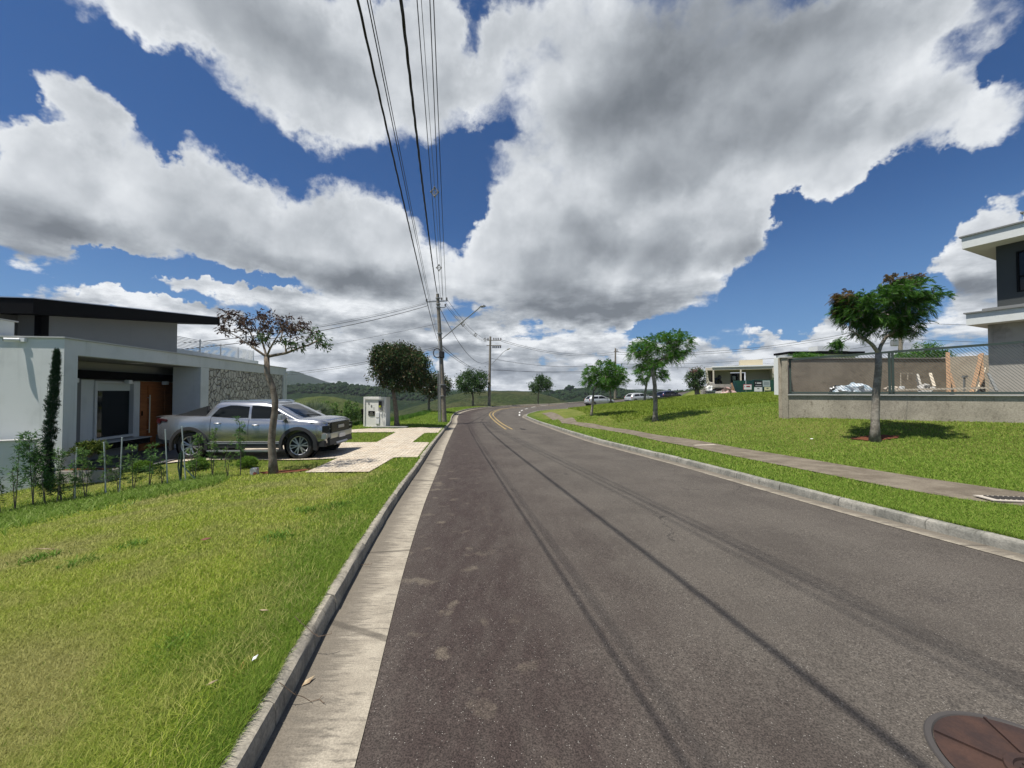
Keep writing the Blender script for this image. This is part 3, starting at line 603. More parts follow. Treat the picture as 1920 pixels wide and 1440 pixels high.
# security camera on the gable wall
def hw(x, y, z): return root_mat(house) @ Vector((x, y, z+.5))
p = hw(-.85, 0, 2.8); cam_t = thing('security_camera', 'small white security camera on bracket under the coping of the left house', 'camera', p, HZ)
mb = MB(); mb.box((.03, -.03, 0), (.14, .06, .09)); mb.tube([(.0, -.04, 0), (-.05, -.10, .0)], .02); mb.build('bracket', M_SLAT, cam_t, world=False, bevel=.006)
mb = MB(); mb.tube([(-.0, -.06, .0), (-.17, -.20, -.015)], .042, 12); mb.build('housing', M_SLAT, cam_t, world=False, smooth=40)
mb = MB(); mb.tube([(-.168, -.198, -.0148), (-.178, -.206, -.016)], .034, 12); mb.build('lens', M_BLACK, cam_t, world=False)
# low garden wall in front of the gable
a = P(-40, 835, 8.2); b = Vector((-10.72, 8.86, 0)); z0 = -1.0
gw = thing('garden_wall', 'low white rendered wall standing before the left house gable', 'wall', (-10.9, 8.8, -.6))
mb = MB(); mb.prism([(-10.9, 8.86), (-13.5, 7.6), (-13.5, 7.45), (-10.82, 8.72)], -1.3, .50, 'Z'); mb.build('wall', M_STUC, gw)
mb = MB(); mb.prism([(-10.86, 8.90), (-13.5, 7.64), (-13.5, 7.40), (-10.80, 8.69)], .502, .53, 'Z'); mb.build('coping', M_COPE, gw)
# ---------------------------------------------------------------- meter kiosk
M_KIO = mat('white_kiosk_render', m_stucco((.70, .70, .66), (.45, .45, .42), .35, 50), rough=.8)
kp = Vector((-7.35, 20.6, -.32)); kio = thing('meter_kiosk', 'white rendered utility meter kiosk with house number beside the driveway', 'kiosk', kp, R(-13))
def K(mb, name, m, par=None, **k): return mb.build(name, m, par or kio, world=False, **k)
mb = MB(); Wk, Hk, Dk = 1.36, 1.66, .42
mb.bb(-Wk/2, Wk/2, .05, Dk, 0, Hk); mb.bb(-Wk/2, -Wk/2+.1, -.0, .049, 0, Hk); mb.bb(Wk/2-.14, Wk/2, -.0, .049, 0, Hk); mb.bb(-Wk/2+.101, Wk/2-.141, -.0, .049, Hk-.15, Hk-.001); mb.bb(-Wk/2+.101, Wk/2-.141, -.0, .049, 0, .08); K(mb, 'body', M_KIO, bevel=.012)
mb = MB(); mb.bb(.20, .52, .03, .048, .92, 1.46); mp = K(mb, 'meter_panel', mat('grey_meter_panel', base=(.32, .32, .32), rough=.5))
mb = MB(); mb.bb(.24, .40, .0, .029, 1.12, 1.42); K(mb, 'electricity_meter', mat('black_meter', base=(.02, .02, .02), rough=.3), mp)
mb = MB(); mb.bb(.25, .39, -.006, -.001, 1.10, 1.2); K(mb, 'meter_sticker', mat('yellow_green_sticker', base=(.45, .5, .03), rough=.6), mp)
mb = MB(); mb.bb(-.40, -.02, .03, .049, .66, .90); mx = K(mb, 'mailbox_slot', M_BLACK)
mb = MB(); mb.bb(-.34, -.08, .01, .029, .69, .77); mb.bb(-.30, -.12, .01, .029, .79, .84); K(mb, 'slot_flap', M_STEEL, mx)
for z in (.56, .22): mb = MB(); mb.bb(.06, .27, .0, .049, z, z+.27); K(mb, 'meter_box', M_SLAT, bevel=.008)
def text_mesh(s, size, m, parent, loc, rot, name, depth=.004):
    cu = bpy.data.curves.new(name, 'FONT'); cu.body = s; cu.size = size; cu.extrude = depth; cu.align_x = 'CENTER'
    o = bpy.data.objects.new(name, cu); C.objects.link(o); bpy.context.view_layer.update()
    me = bpy.data.meshes.new_from_object(o.evaluated_get(bpy.context.evaluated_depsgraph_get())); bpy.data.objects.remove(o)
    me.materials.clear(); me.materials.append(m); o = bpy.data.objects.new(name, me); C.objects.link(o); o.parent = parent; o.location = loc; o.rotation_euler = rot; return o
M_NUM = mat('grey_numerals', base=(.10, .10, .10), rough=.4)
for s, x, z in (('4', -.38, 1.23), ('6', -.22, 1.10), ('1', -.07, .97)): text_mesh(s, .2, M_NUM, kio, (x, .042, z), (R(90), 0, 0), 'numeral')
mb = MB(); mb.tube([(-.72, .1, .95), (-.78, .06, .75), (-.72, .02, .45), (-.74, -.0, .25)], .02, 6); mb.box((-.74, .05, .85), (.12, .12, .3)); K(mb, 'cable_box', M_BLACK)
mb = MB(); mb.bar((.37, .04, .75), (.52, .04, .1), .012); K(mb, 'conduit', M_FRAME)
# utility slab in the verge, and the two white bits
sp = G(730, 803); mb = MB(); mb.box((0, 0, .02), (1.75, .5, .06)); o = mb.build('utility_cover', M_DGREY, None, bevel=.008); o.location = (sp.x, sp.y+.2, sp.z+.02); tag(o, 'flat grey concrete cover slab in the verge behind the paved path', 'cover')
# ---------------------------------------------------------------- vehicles
def m_paintc(c, flake=.3):
    def f(n, bs):
        bs.inputs['Base Color'].default_value = (*c, 1)
    return f
M_SILV = mat('silver_metallic_paint', m_paintc((.39, .40, .42)), rough=.24, metal=.8, Coat_Weight=.7, Coat_Roughness=.04)
M_SILV2 = mat('pale_silver_paint', m_paintc((.50, .52, .52)), rough=.35, metal=.5, Coat_Weight=.6, Coat_Roughness=.05)
M_NAVY = mat('dark_navy_paint', m_paintc((.008, .012, .04)), rough=.25, metal=.3, Coat_Weight=.9, Coat_Roughness=.03)
M_PLAS = mat('black_textured_plastic', two((.02, .02, .021), (.03, .03, .03), 60, fine=(200, .1)), rough=.6)
M_GLS = mat('black', base=(.006, .007, .008), rough=.25)
M_TGL = mat('tinted_car_glass', base=(.006, .008, .010), rough=.06, spec=.22)
M_TYRE = mat('tyre_rubber', two((.016, .016, .017), (.03, .028, .026), 12, fine=(80, .2)), rough=.85)
M_RIM = mat('machined_alloy', base=(.50, .50, .51), rough=.42, metal=.85)
M_RIMD = mat('gunmetal', base=(.03, .03, .032), rough=.35, metal=.5)
M_RED = mat('red_tail_lamp', base=(.35, .012, .015), rough=.15, Coat_Weight=.8)
M_RED2 = mat('dark_red_lamp', base=(.05, .006, .008), rough=.2, Coat_Weight=.8)
M_LAMP = mat('headlamp_glass', base=(.30, .32, .34), rough=.08, metal=.3, Coat_Weight=1)
M_PLATE = mat('licence_plate', base=(.6, .6, .6), rough=.5)
def interp(tab, x):
    xs = [q[0] for q in tab]; return [float(np.interp(x, xs, [q[k] for q in tab])) for k in range(1, len(tab[0]))]
def make_car(name, label, spec, group=None, detail=True):
    """local axes: +x forward, y left, z up, wheels on z=0, front axle at x=0"""
    t = thing(name, label, spec['cat'], group=group); S = dict(spec); pm = S['paint']; q = S.get('zk', 1)
    if q != 1:
        S['body'] = [(r[0], r[1]*q, r[2]*q, *r[3:6], r[6]*q, r[7]) for r in S['body']]; S['cab'] = [(r[0]*q, *r[1:]) for r in S['cab']]; S['glass'] = tuple(z*q for z in S['glass']); S['windows'] = [[(x, z*q) for x, z in p] for p in S['windows']]; S['mirror'] = (S['mirror'][0], S['mirror'][1]*q)
        S['boxes'] = [(a, m, [((c[0], c[1], c[2]*q), d, rz, ry) for c, d, rz, ry in p]) for a, m, p in S['boxes']]; S['mid'] = [(a, m, [((c[0], c[1], c[2]*q), d, ry) for c, d, ry in p]) for a, m, p in S['mid']]
    xs = S['xs']; ring = []
    for x in xs:
        zb, zt, wb, wm, wt, zm, crown = interp(S['body'], x)
        pts = [(wb, zb), (wb+(wm-wb)*.8, zb+(zm-zb)*.25), (wm, zm-.08), (wm, zm+.08), (wm-(wm-wt)*.35, zm+(zt-zm)*.75), (wt, zt), (wt-.06, zt+.018), (wt*.55, zt+crown*.8), (0, zt+crown)]
        pts = [(x, y, z) for y, z in pts]; ring.append(pts+[(x, -y, z) for _, y, z in pts[-2::-1]])
    mb = MB(); mb.loft(ring); body = mb.build('body', pm, t, world=False)
    # wheel wells cut out of the body
    cut = MB(); wr = S['wr']; wb_ = S['wb']
    for x in (0, -wb_):
        for s in (1, -1): cut.lathe([(0, s*(S['track']-.16)), (wr+.07, s*(S['track']-.16)), (wr+.07, s*1.3), (0, s*1.3)], 'Y', 32, (x, 0, wr-.0))
    co = cut.build('cutter', pm, t, world=False); md = body.modifiers.new('b', 'BOOLEAN'); md.object = co; md.solver = 'EXACT'; md.operation = 'DIFFERENCE'; md.use_self = True
    bpy.context.view_layer.update(); me = bpy.data.meshes.new_from_object(body.evaluated_get(bpy.context.evaluated_depsgraph_get()))
    body.modifiers.clear(); body.data = me; bpy.data.objects.remove(co); me.shade_smooth(); me.set_sharp_from_angle(angle=R(32))
    # dark inner wells
    for x in (0, -wb_):
        for s in (1, -1): mb = MB(); mb.lathe([(0.01, s*(S['track']-.17)), (wr+.075, s*(S['track']-.17)), (wr+.075, s*(S['track']+.02))], 'Y', 24, (x, 0, wr)); mb.build('wheel_arch_liner', M_GLS, body, world=False)
    # greenhouse
    cab = S['cab']
    def cabring(k, off=0):
        z, xr, xf, hw = cab[k]; xr -= off; xf += off; hw += off; r = min(.16, hw*.3); out = []
        for cx, cy, a0 in ((xf-r, hw-r, 0), (xr+r, hw-r, 90), (xr+r, -hw+r, 180), (xf-r, -hw+r, 270)):
            for q in range(5): a = R(a0+q*22.5); out.append((cx+r*math.cos(a), cy+r*math.sin(a), z))
        return out
    mb = MB(); mb.loft([cabring(k) for k in range(len(cab))]); mb.build('cab', pm, t, world=False, smooth=40)
    def at_z(z): return [float(np.interp(z, [c[0] for c in cab], [c[j] for c in cab])) for j in (1, 2, 3)]
    zb, zt = S['glass']
    # windscreen and rear screen: patches following the ends of the greenhouse
    for nm, j, sg in (('windscreen', 1, 1), ('rear_window', 0, -1)):
        def fn(u, v, j=j, sg=sg):
            z = zb+.02+(zt+.02-zb)*v; q = at_z(z); hw = q[2]-.13; yy = (u*2-1)*hw; return (q[j]+sg*(.012-.035*abs(u*2-1)**4), yy, z)
        mb = MB(); mb.grid(fn, 10, 6); g = mb.build(nm, M_TGL, t, world=False, smooth=True)
        if nm == 'windscreen' and detail:
            w = MB(); q = at_z(zb+.04); w.bar((q[1]+.03, .5, zb+.03), (q[1]-.12, .02, zb+.16), .02, .012); w.bar((q[1]+.03, -.1, zb+.03), (q[1]-.12, -.55, zb+.16), .02, .012); w.build('wiper', M_PLAS, g, world=False)
    for s in (1, -1):
        for poly in S['windows']:
            z0 = min(p[1] for p in poly); z1 = max(p[1] for p in poly); rows = []; n = len(poly)
            base = [(x, z) for x, z in poly]
            def span(z):
                xs_ = []
                for i in range(n):
                    (xa, za), (xb, zb_) = poly[i], poly[(i+1) % n]
                    if (za-z)*(zb_-z) <= 0 and abs(za-zb_) > 1e-6: xs_.append(xa+(xb-xa)*(z-za)/(zb_-za))
                return (min(xs_), max(xs_)) if xs_ else None
            mb = MB(); zt_ = max(p[1] for p in poly[:2]); 
            for k in range(11):
                z = zt_+.0005+(z1-.002-zt_)*k/10; sp_ = span(z)
                if sp_: y_ = s*(at_z(z)[2]+.007); rows.append([(sp_[0], y_, z), (sp_[0]*.5+sp_[1]*.5, y_, z), (sp_[1], y_, z)])
            for i in range(len(rows)-1):
                q_ = rows[i]+rows[i+1]; mb.add(q_, [(0, 1, 4, 3), (1, 2, 5, 4)])
            mb.build('side_window', M_TGL, t, world=False, smooth=True)
        # arch trims, sills
        if S.get('cladding'):
            for x in (0, -wb_):
                mb = MB(); secs = []
                for q in range(19):
                    a = R(-14+q*208/18); ca, sa = math.cos(a), math.sin(a); r0 = wr+.065; r1 = wr+.15; y0 = interp(S['body'], x+ca*r0)[3]
                    secs.append([(x+ca*r0, s*(y0-.05), wr+sa*r0), (x+ca*r0, s*(y0+.028), wr+sa*r0), (x+ca*r1, s*(y0+.018), wr+sa*r1), (x+ca*r1, s*(y0-.05), wr+sa*r1)])
                mb.loft(secs); mb.build('wheel_arch_trim', M_PLAS, t, world=False, smooth=35)
            mb = MB(); mb.box((-wb_/2, s*(S['track']+.06), .38), (wb_-2*wr-.26, .14, .14)); mb.build('sill_trim', M_PLAS, t, world=False, bevel=.02)
            mb = MB(); mb.box((-wb_/2, s*(S['track']+.135), .445), (wb_-2*wr-.3, .02, .025)); mb.build('chrome_strip', M_RIM, t, world=False)
            mb = MB(); mb.box((-wb_/2, s*(S['track']+.13), .24), (wb_-2*wr-.3, .14, .045)); mb.build('running_board', M_STEEL, t, world=False, bevel=.012)
        if detail:
            # shut lines, handles, mirror
            for x in S['shut']:
                mb = MB(); yb_ = interp(S['body'], x); mb.loft([[(x-.005, s*(yy+.003), z), (x+.005, s*(yy+.003), z), (x+.005, s*(yy-.02), z), (x-.005, s*(yy-.02), z)] for yy, z in ((yb_[2]+(yb_[3]-yb_[2])*.8, yb_[0]+(yb_[5]-yb_[0])*.25+.02), (yb_[3], yb_[5]-.08), (yb_[3], yb_[5]+.08), (yb_[3]-(yb_[3]-yb_[4])*.35, yb_[5]+(yb_[1]-yb_[5])*.75), (yb_[4], yb_[1]))]); mb.build('door_gap', M_GLS, body, world=False)
            for x in S['handles']:
                yb_ = interp(S['body'], x); mb = MB(); mb.tube([(x-.09, s*(yb_[3]-.01), yb_[1]-.16), (x-.05, s*(yb_[3]+.03), yb_[1]-.16), (x+.05, s*(yb_[3]+.03), yb_[1]-.16), (x+.09, s*(yb_[3]-.01), yb_[1]-.16)], .016, 8); mb.build('door_handle', M_RIM, t, world=False, smooth=True)
        mx_, mz = S['mirror']; q = at_z(mz)
        mb = MB(); mb.box((mx_, s*(q[2]+.16), mz), (.13, .22, .15)); mb.box((mx_+.02, s*(q[2]+.04), mz-.05), (.06, .12, .04)); mi = mb.build('wing_mirror', M_RIM if S.get('cladding') else pm, t, world=False, bevel=.03)
        mb = MB(); mb.box((mx_-.068, s*(q[2]+.16), mz), (.006, .18, .11)); mb.build('mirror_glass', M_TGL, mi, world=False)
    # lamps, bumpers, grille, plate
    for nm, m, parts in S['boxes']:
        for s in (1, -1):
            mb = MB()
            for c_, d, rz, ry in parts: mb.box((c_[0], s*c_[1], c_[2]), d, rz=s*R(rz), ry=R(ry))
            mb.build(nm, m, t, world=False, bevel=.012)
    for nm, m, parts in S['mid']:
        mb = MB()
        for c_, d, ry in parts: mb.box(c_, d, ry=R(ry))
        mb.build(nm, m, t, world=False, bevel=.01)
    # wheels
    def wheel():
        w = thing('wheel', None, None); del_ = None
        mb = MB(); mb.lathe([(wr*.68, -.11), (wr*.9, -.115), (wr*.985, -.085), (wr, -.05), (wr, .05), (wr*.985, .085), (wr*.9, .115), (wr*.68, .11), (wr*.66, .0), (wr*.68, -.11)], 'Y', 40); mb.build('tyre', M_TYRE, w, world=False, smooth=40)
        mb = MB(); mb.lathe([(0.001, .06), (wr*.2, .06), (wr*.64, .02), (wr*.68, .10), (wr*.70, .105), (wr*.70, -.08), (0.001, -.08)], 'Y', 32); mb.build('wheel_disc', M_RIMD, w, world=False, smooth=35)
        mb = MB(); ns = S.get('spokes', 5)
        for k in range(ns):
            for off in (-.10, .10):
                a = 2*math.pi*k/ns; a1 = a+off*1.9; p0 = Vector((math.cos(a+off*.9)*wr*.12, .085, math.sin(a+off*.9)*wr*.12)); p1 = Vector((math.cos(a1)*wr*.65, .10, math.sin(a1)*wr*.65)); mb.bar(p0, p1, wr*.085, .03)
        mb.lathe([(wr*.64, .102), (wr*.69, .112), (wr*.705, .100), (wr*.66, .09)], 'Y', 32); mb.lathe([(.001, .11), (wr*.11, .108), (wr*.13, .08)], 'Y', 16); mb.build('rim', M_RIM, w, world=False, smooth=30)
        return w
    w0 = wheel(); first = True
    for x in (0, -wb_):
        for s in (1, -1):
            w = w0 if first else copy_tree(w0); first = False
            w.parent = t; w.location = (x, s*(S['track']-.03), wr); w.rotation_euler = (0, R(random.uniform(0, 70)), 0 if s > 0 else R(180))
    return t
TR = dict(cat='pickup truck', zk=.925, paint=M_SILV, wr=.375, wb=2.99, track=.80, cladding=True, spokes=6,
    xs=[-3.91, -3.88, -3.80, -3.7, -3.45, -3.2, -2.99, -2.8, -2.6, -2.3, -1.9, -1.5, -1.1, -.7, -.45, -.2, 0, .2, .35, .47, .57, .65, .70, .73],
    #      x     zb   zt    wb   wm   wt   zm  crown
    body=[(-3.91, .60, 1.18, .78, .87, .82, .92, .0), (-3.86, .52, 1.26, .83, .92, .87, .92, .0), (-3.5, .44, 1.28, .84, .945, .89, .92, 0), (-2.6, .42, 1.27, .84, .935, .885, .92, 0), (-1.5, .41, 1.20, .84, .93, .875, .90, .01),
          (-.5, .41, 1.185, .84, .93, .865, .90, .03), (.1, .42, 1.18, .84, .94, .85, .90, .05), (.40, .44, 1.165, .85, .935, .83, .90, .055), (.57, .45, 1.14, .82, .90, .79, .88, .05), (.68, .45, 1.10, .78, .85, .74, .86, .035), (.73, .46, 1.05, .74, .80, .70, .82, .02)],
    cab=[(1.12, -2.80, .14, .87), (1.2, -2.75, -.02, .86), (1.35, -2.66, -.30, .825), (1.5, -2.57, -.56, .78), (1.62, -2.49, -.79, .735), (1.685, -2.42, -.98, .69), (1.72, -2.25, -1.2, .58)],
    glass=(1.20, 1.63),
    windows=[[(-2.48, 1.235), (-1.42, 1.215), (-1.45, 1.60), (-1.98, 1.605), (-2.26, 1.53)], [(-1.34, 1.215), (-.34, 1.20), (-.40, 1.28), (-.66, 1.46), (-.92, 1.595), (-1.38, 1.60)]],
    shut=[-2.42, -1.38, -.36], handles=[-2.22, -1.18], mirror=(-.42, 1.27),
    boxes=[('headlight', M_LAMP, [((.50, .815, 1.075), (.40, .10, .045), -20, 3)]), ('fog_lamp_housing', M_GLS, [((.65, .72, .88), (.20, .26, .20), -28, 0)]), ('fog_lamp', M_LAMP, [((.71, .70, .89), (.12, .12, .05), -28, 0)]),
           ('tail_light', M_RED2, [((-3.83, .87, 1.14), (.14, .11, .13), 6, 12), ((-3.70, .91, 1.17), (.22, .05, .07), 0, 10)]),
           ('roof_rail', M_STEEL, [((-1.68, .56, 1.738), (1.20, .04, .03), 0, 0), ((-1.02, .56, 1.725), (.16, .04, .04), 0, 14), ((-2.34, .56, 1.725), (.16, .04, .04), 0, -14)]),
           ('bed_rail', M_PLAS, [((-3.42, .84, 1.265), (1.1, .07, .025), 0, 0)])],
    mid=[('grille', M_GLS, [((.73, 0, .90), (.07, 1.2, .30), 0), ((.66, 0, 1.07), (.18, 1.44, .04), 14)]), ('front_bumper', M_PLAS, [((.71, 0, .50), (.16, 1.5, .22), -10), ((.54, 0, .45), (.34, 1.74, .16), 0)]), ('bumper_bar', M_STEEL, [((.765, 0, .67), (.07, 1.40, .15), 0), ((.64, .74, .67), (.2, .26, .15), 0), ((.64, -.74, .67), (.2, .26, .15), 0)]),
         ('skid_plate', M_RIM, [((.76, .0, .42), (.10, .75, .10), -35)]), ('licence_plate', M_PLATE, [((.812, -.0, .64), (.012, .42, .13), 0)]), ('rear_bumper', M_PLAS, [((-3.84, 0, .60), (.24, 1.74, .26), 0)]),
         ('tonneau_cover', M_PLAS, [((-3.42, 0, 1.272), (1.12, 1.55, .03), 0)]), ('emblem', M_RIM, [((.775, 0, .92), (.02, .40, .10), 0)])])
truck = make_car('pickup_truck', 'silver double cab pickup truck parked on the driveway of the left house', TR)
# sport bar behind the cab
mb = MB()
for s in (1, -1): mb.loft([[(x, s*.80, z), (x, s*.70, z+.0), (x, s*.70, z+h), (x, s*.80, z+h)] for x, z, h in ((-3.5, 1.28, .02), (-3.2, 1.29, .10), (-2.95, 1.30, .18), (-2.72, 1.31, .24), (-2.6, 1.32, .27))])
mb.bar((-2.95, -.72, 1.45), (-2.95, .72, 1.45), .10, .05); o_ = mb.build('sport_bar', M_PLAS, truck, world=False, bevel=.012); o_.scale = (1, 1, .925)
truck.location = (-5.90, 11.55, gz(-6, 11.2)-.01+.03); truck.rotation_euler = (0, 0, R(.3))
HB = dict(cat='car', paint=M_SILV2, wr=.29, wb=2.44, track=.74, spokes=5,
    xs=[-3.02, -2.98, -2.9, -2.7, -2.44, -2.2, -1.9, -1.5, -1.0, -.6, -.3, 0, .2, .4, .52, .60],
    body=[(-3.02, .42, .78, .60, .66, .58, .60, 0), (-2.95, .34, .90, .70, .77, .70, .62, .01), (-2.5, .26, .93, .74, .81, .74, .62, .02), (-1.2, .22, .90, .74, .815, .76, .60, .02), (-.4, .22, .88, .74, .81, .74, .60, .06), (.2, .26, .80, .72, .78, .66, .56, .06), (.5, .30, .68, .66, .70, .56, .52, .04), (.60, .36, .60, .56, .60, .50, .50, 0)],
    cab=[(.86, -2.95, -.1, .75), (1.0, -2.88, -.42, .73), (1.15, -2.76, -.72, .68), (1.28, -2.58, -1.0, .61), (1.35, -2.40, -1.2, .53), (1.375, -2.2, -1.4, .4)],
    glass=(.92, 1.27), windows=[[(-2.55, .98), (-1.72, .95), (-1.74, 1.24), (-2.3, 1.24), (-2.5, 1.14)], [(-1.64, .95), (-.58, .93), (-.7, 1.03), (-1.0, 1.2), (-1.2, 1.26), (-1.66, 1.25)]],
    shut=[-1.68, -.45], handles=[-1.5], mirror=(-.55, .98),
    boxes=[('headlight', M_LAMP, [((.42, .56, .66), (.26, .18, .12), -30, 20)]), ('tail_light', M_RED, [((-2.92, .68, .82), (.12, .12, .26), 10, 8)])],
    mid=[('front_bumper', M_PLAS, [((.56, 0, .36), (.12, 1.1, .14), 0)]), ('rear_bumper', M_PLAS, [((-2.99, 0, .40), (.12, 1.3, .12), 0)]), ('licence_plate', M_PLATE, [((-3.045, 0, .62), (.012, .4, .13), 0)])])
def scaled(S, k, **kw):
    """the same hatchback grown lengthwise"""
    D = dict(S); D.update(kw); f = lambda x: x*k
    D['xs'] = [f(x) for x in S['xs']]; D['body'] = [(f(r[0]),)+r[1:] for r in S['body']]; D['cab'] = [(r[0], f(r[1]), f(r[2]), r[3]) for r in S['cab']]; D['wb'] = S['wb']*k
    D['windows'] = [[(f(x), z) for x, z in p] for p in S['windows']]; D['shut'] = [f(x) for x in S['shut']]; D['handles'] = [f(x) for x in S['handles']]; D['mirror'] = (f(S['mirror'][0]), S['mirror'][1])
    D['boxes'] = [(a, m, [((f(c[0]), c[1], c[2]), d, rz, ry) for c, d, rz, ry in p]) for a, m, p in S['boxes']]; D['mid'] = [(a, m, [((f(c[0]), c[1], c[2]), d, ry) for c, d, ry in p]) for a, m, p in S['mid']]
    return D
def put_car(t, px, Y, ang, off=0):
    p = P(px, 750, Y); x, y = p.x, p.y; ca, sa = math.cos(R(ang)), math.sin(R(ang)); w = t['_wb']; x0, y0 = x+ca*w/2, y+sa*w/2; z = gr(x, y); zr = gr(x-ca*w/2, y-sa*w/2); zf = gr(x0, y0)
    t.location = (x0, y0, zf+.006); t.rotation_euler = (0, -math.atan2(zf-zr, w), R(ang))
c1 = make_car('parked_car', 'silver three door hatchback parked on the bend, nearest of the three cars', HB); c1['_wb'] = 2.44; put_car(c1, 1124, 49.0, 16)
c2 = make_car('parked_car', 'larger silver hatchback with red rear lamps parked between the small silver and the navy car', scaled(HB, 1.13)); c2['_wb'] = 2.76; put_car(c2, 1199, 53.0, 24)
c3 = make_car('parked_car', 'dark navy blue car parked ahead of the two silver hatchbacks', scaled(HB, 1.2, paint=M_NAVY)); c3['_wb'] = 2.93; put_car(c3, 1254, 57.5, 30)
for c in (c1, c2, c3):
    del c['_wb']
# ---------------------------------------------------------------- walled plot on the right
M_CEM = mat('stained_cement_render', m_conc((.30, .27, .215), (.40, .36, .29), (.15, .125, .095), 1.2, 30), rough=.95, spec=.15)
M_CEMB = mat('brown_cement_render', m_conc((.24, .20, .155), (.31, .265, .205), (.15, .12, .09), 1.6, 30), rough=.95, spec=.15)
M_FENG = mat('dark_green_fence_paint', base=(.040, .060, .052), rough=.6)
M_RCON = mat('rough_grey_concrete', m_stucco((.36, .34, .30), (.15, .14, .125), .85, 9), rough=.95)
M_DGRN = mat('dark_green_grey_render', m_stucco((.050, .056, .056), (.04, .045, .045), .3, 60), rough=.9)
A = Vector((10.15, 14.42)); Bq = Vector((19.2, 8.64)); d2 = (Bq-A).normalized(); WR = math.atan2(d2.y, d2.x); nW = Vector((-d2.y, d2.x))
plw = thing('boundary_wall', 'low stained cement wall with ledge under the chain link fence', 'wall', (A.x, A.y, .3), WR)
L = (Bq-A).length
def Wp(mb, n, m, par=plw, **k): return mb.build(n, m, par, world=False, **k)
mb = MB(); mb.bb(.0, L, 0, .2, -.6, 1.18); Wp(mb, 'wall', M_CEM)
mb = MB(); mb.bb(.16, L, -.06, .26, 1.181, 1.215); Wp(mb, 'ledge', M_COPE)
mb = MB(); mb.prism([(-.02, -.6), (.16, -.6), (.16, 2.58), (-.02, 2.58)], -.03, .25, 'Y'); Wp(mb, 'pillar', M_CEM)
mb = MB(); mb.bb(-.08, .3, -.07, .3, 2.581, 2.62); Wp(mb, 'pillar_cap', M_COPE)
fen = thing('chain_link_fence', 'dark green framed chain link fence standing on the low cement wall', 'fence', (A.x, A.y, .3), WR)
def topz(x): return 2.50+.048*x
mb = MB(); mb.bar((.2, .1, topz(.2)), (L, .1, topz(L)), .07, .07); Wp(mb, 'top_rail', M_FENG, fen)
mb = MB(); mb.bar((.2, .1, 1.27), (L, .1, 1.27), .06, .07); Wp(mb, 'bottom_rail', M_FENG, fen)
for x in (.24, 2.95, 3.03, 5.9, 8.9): mb = MB(); mb.bb(x-.03, x+.03, .07, .13, 1.22, topz(x)); Wp(mb, 'fence_post', M_FENG, fen)
mb = MB(); pit = .085; k = -30
while k*pit < L+2:
    for sg in (1, -1):
        # wires at 50 degrees, clipped to the frame
        x0 = k*pit; sl_ = 1.15*sg; pts = []
        # param by x
        for x in (x0, x0+3.0): pass
        if sg > 0:
            xa = max(x0, .24); za = 1.28+(xa-x0)*1.15
            if xa < L and za < topz(xa):
                xb = x0+(topz(x0+1.2)-1.28)/(1.15-.048)*.99; xb = min(xb, L); zb = 1.28+(xb-x0)*1.15
                if xb > xa and zb <= topz(xb)+.03: mb.bar((xa, .1, za), (xb, .1, zb), .0095)
        else:
            xb = min(x0, L); zb = 1.28+(x0-xb)*1.15
            if xb > .24 and zb < topz(xb):
                xa = x0-(topz(x0-1)-1.28)/(1.15+.048); xa = max(xa, .24); za = 1.28+(x0-xa)*1.15
                if xa < xb and za <= topz(xa)+.03: mb.bar((xa, .107, za), (xb, .107, zb), .0095)
    k += 1
Wp(mb, 'wire_mesh', mat('galvanised_wire', base=(.13, .155, .14), rough=.6), fen)
# yard fill and back wall
Bk = Vector((13.6, 19.0)); Bk2 = Vector((21.45, 19.0)); Bk3 = Vector((22.3, 17.9))
mb = MB(); mb.prism([(A.x+.15, A.y+.15), (Bq.x, Bq.y+.25), (26, 10), (26, 20), (13.65, 18.9)], -.2, 1.46, 'Z'); tag(mb.build('yard_ground', M_WALK), 'raised bare ground of the walled plot', kind='structure')
bw = thing('rear_wall', 'brown cement block wall at the back of the walled plot', 'wall', (17, 19, 1.3))
mb = MB(); mb.bb(Bk.x, Bk2.x, 19.0, 19.18, .4, 3.25); mb.build('wall', M_CEMB, bw)
mb = MB(); mb.bb(Bk.x-.03, Bk2.x, 18.96, 19.22, 3.251, 3.29); mb.build('coping', M_RCON, bw)
mb = MB(); mb.prism([(A.x+.02, A.y+.26), (A.x+.17, A.y+.18), (Bk.x+.1, Bk.y), (Bk.x-.05, Bk.y+.1)], .2, 2.9, 'Z'); tag(mb.build('side_wall', M_CEM), 'cement side wall running back from the fence pillar', 'wall')
mb = MB(); mb.prism([(Bk2.x+.003, 19.1), (Bk3.x, Bk3.y), (26, 17.3), (26, 17.5), (Bk3.x+.1, Bk3.y+.2), (Bk2.x+.1, 19.3)], .8, 3.33, 'Z'); tag(mb.build('side_wall', mat('lit_tone_cement', m_conc((.36, .31, .24), (.42, .37, .29), (.25, .2, .15), 1.5, 30), rough=.95)), 'cement wall section with painted-in sunlit tone meeting the unfinished house', 'wall')  # lighter colour paints the stronger light on this wall section
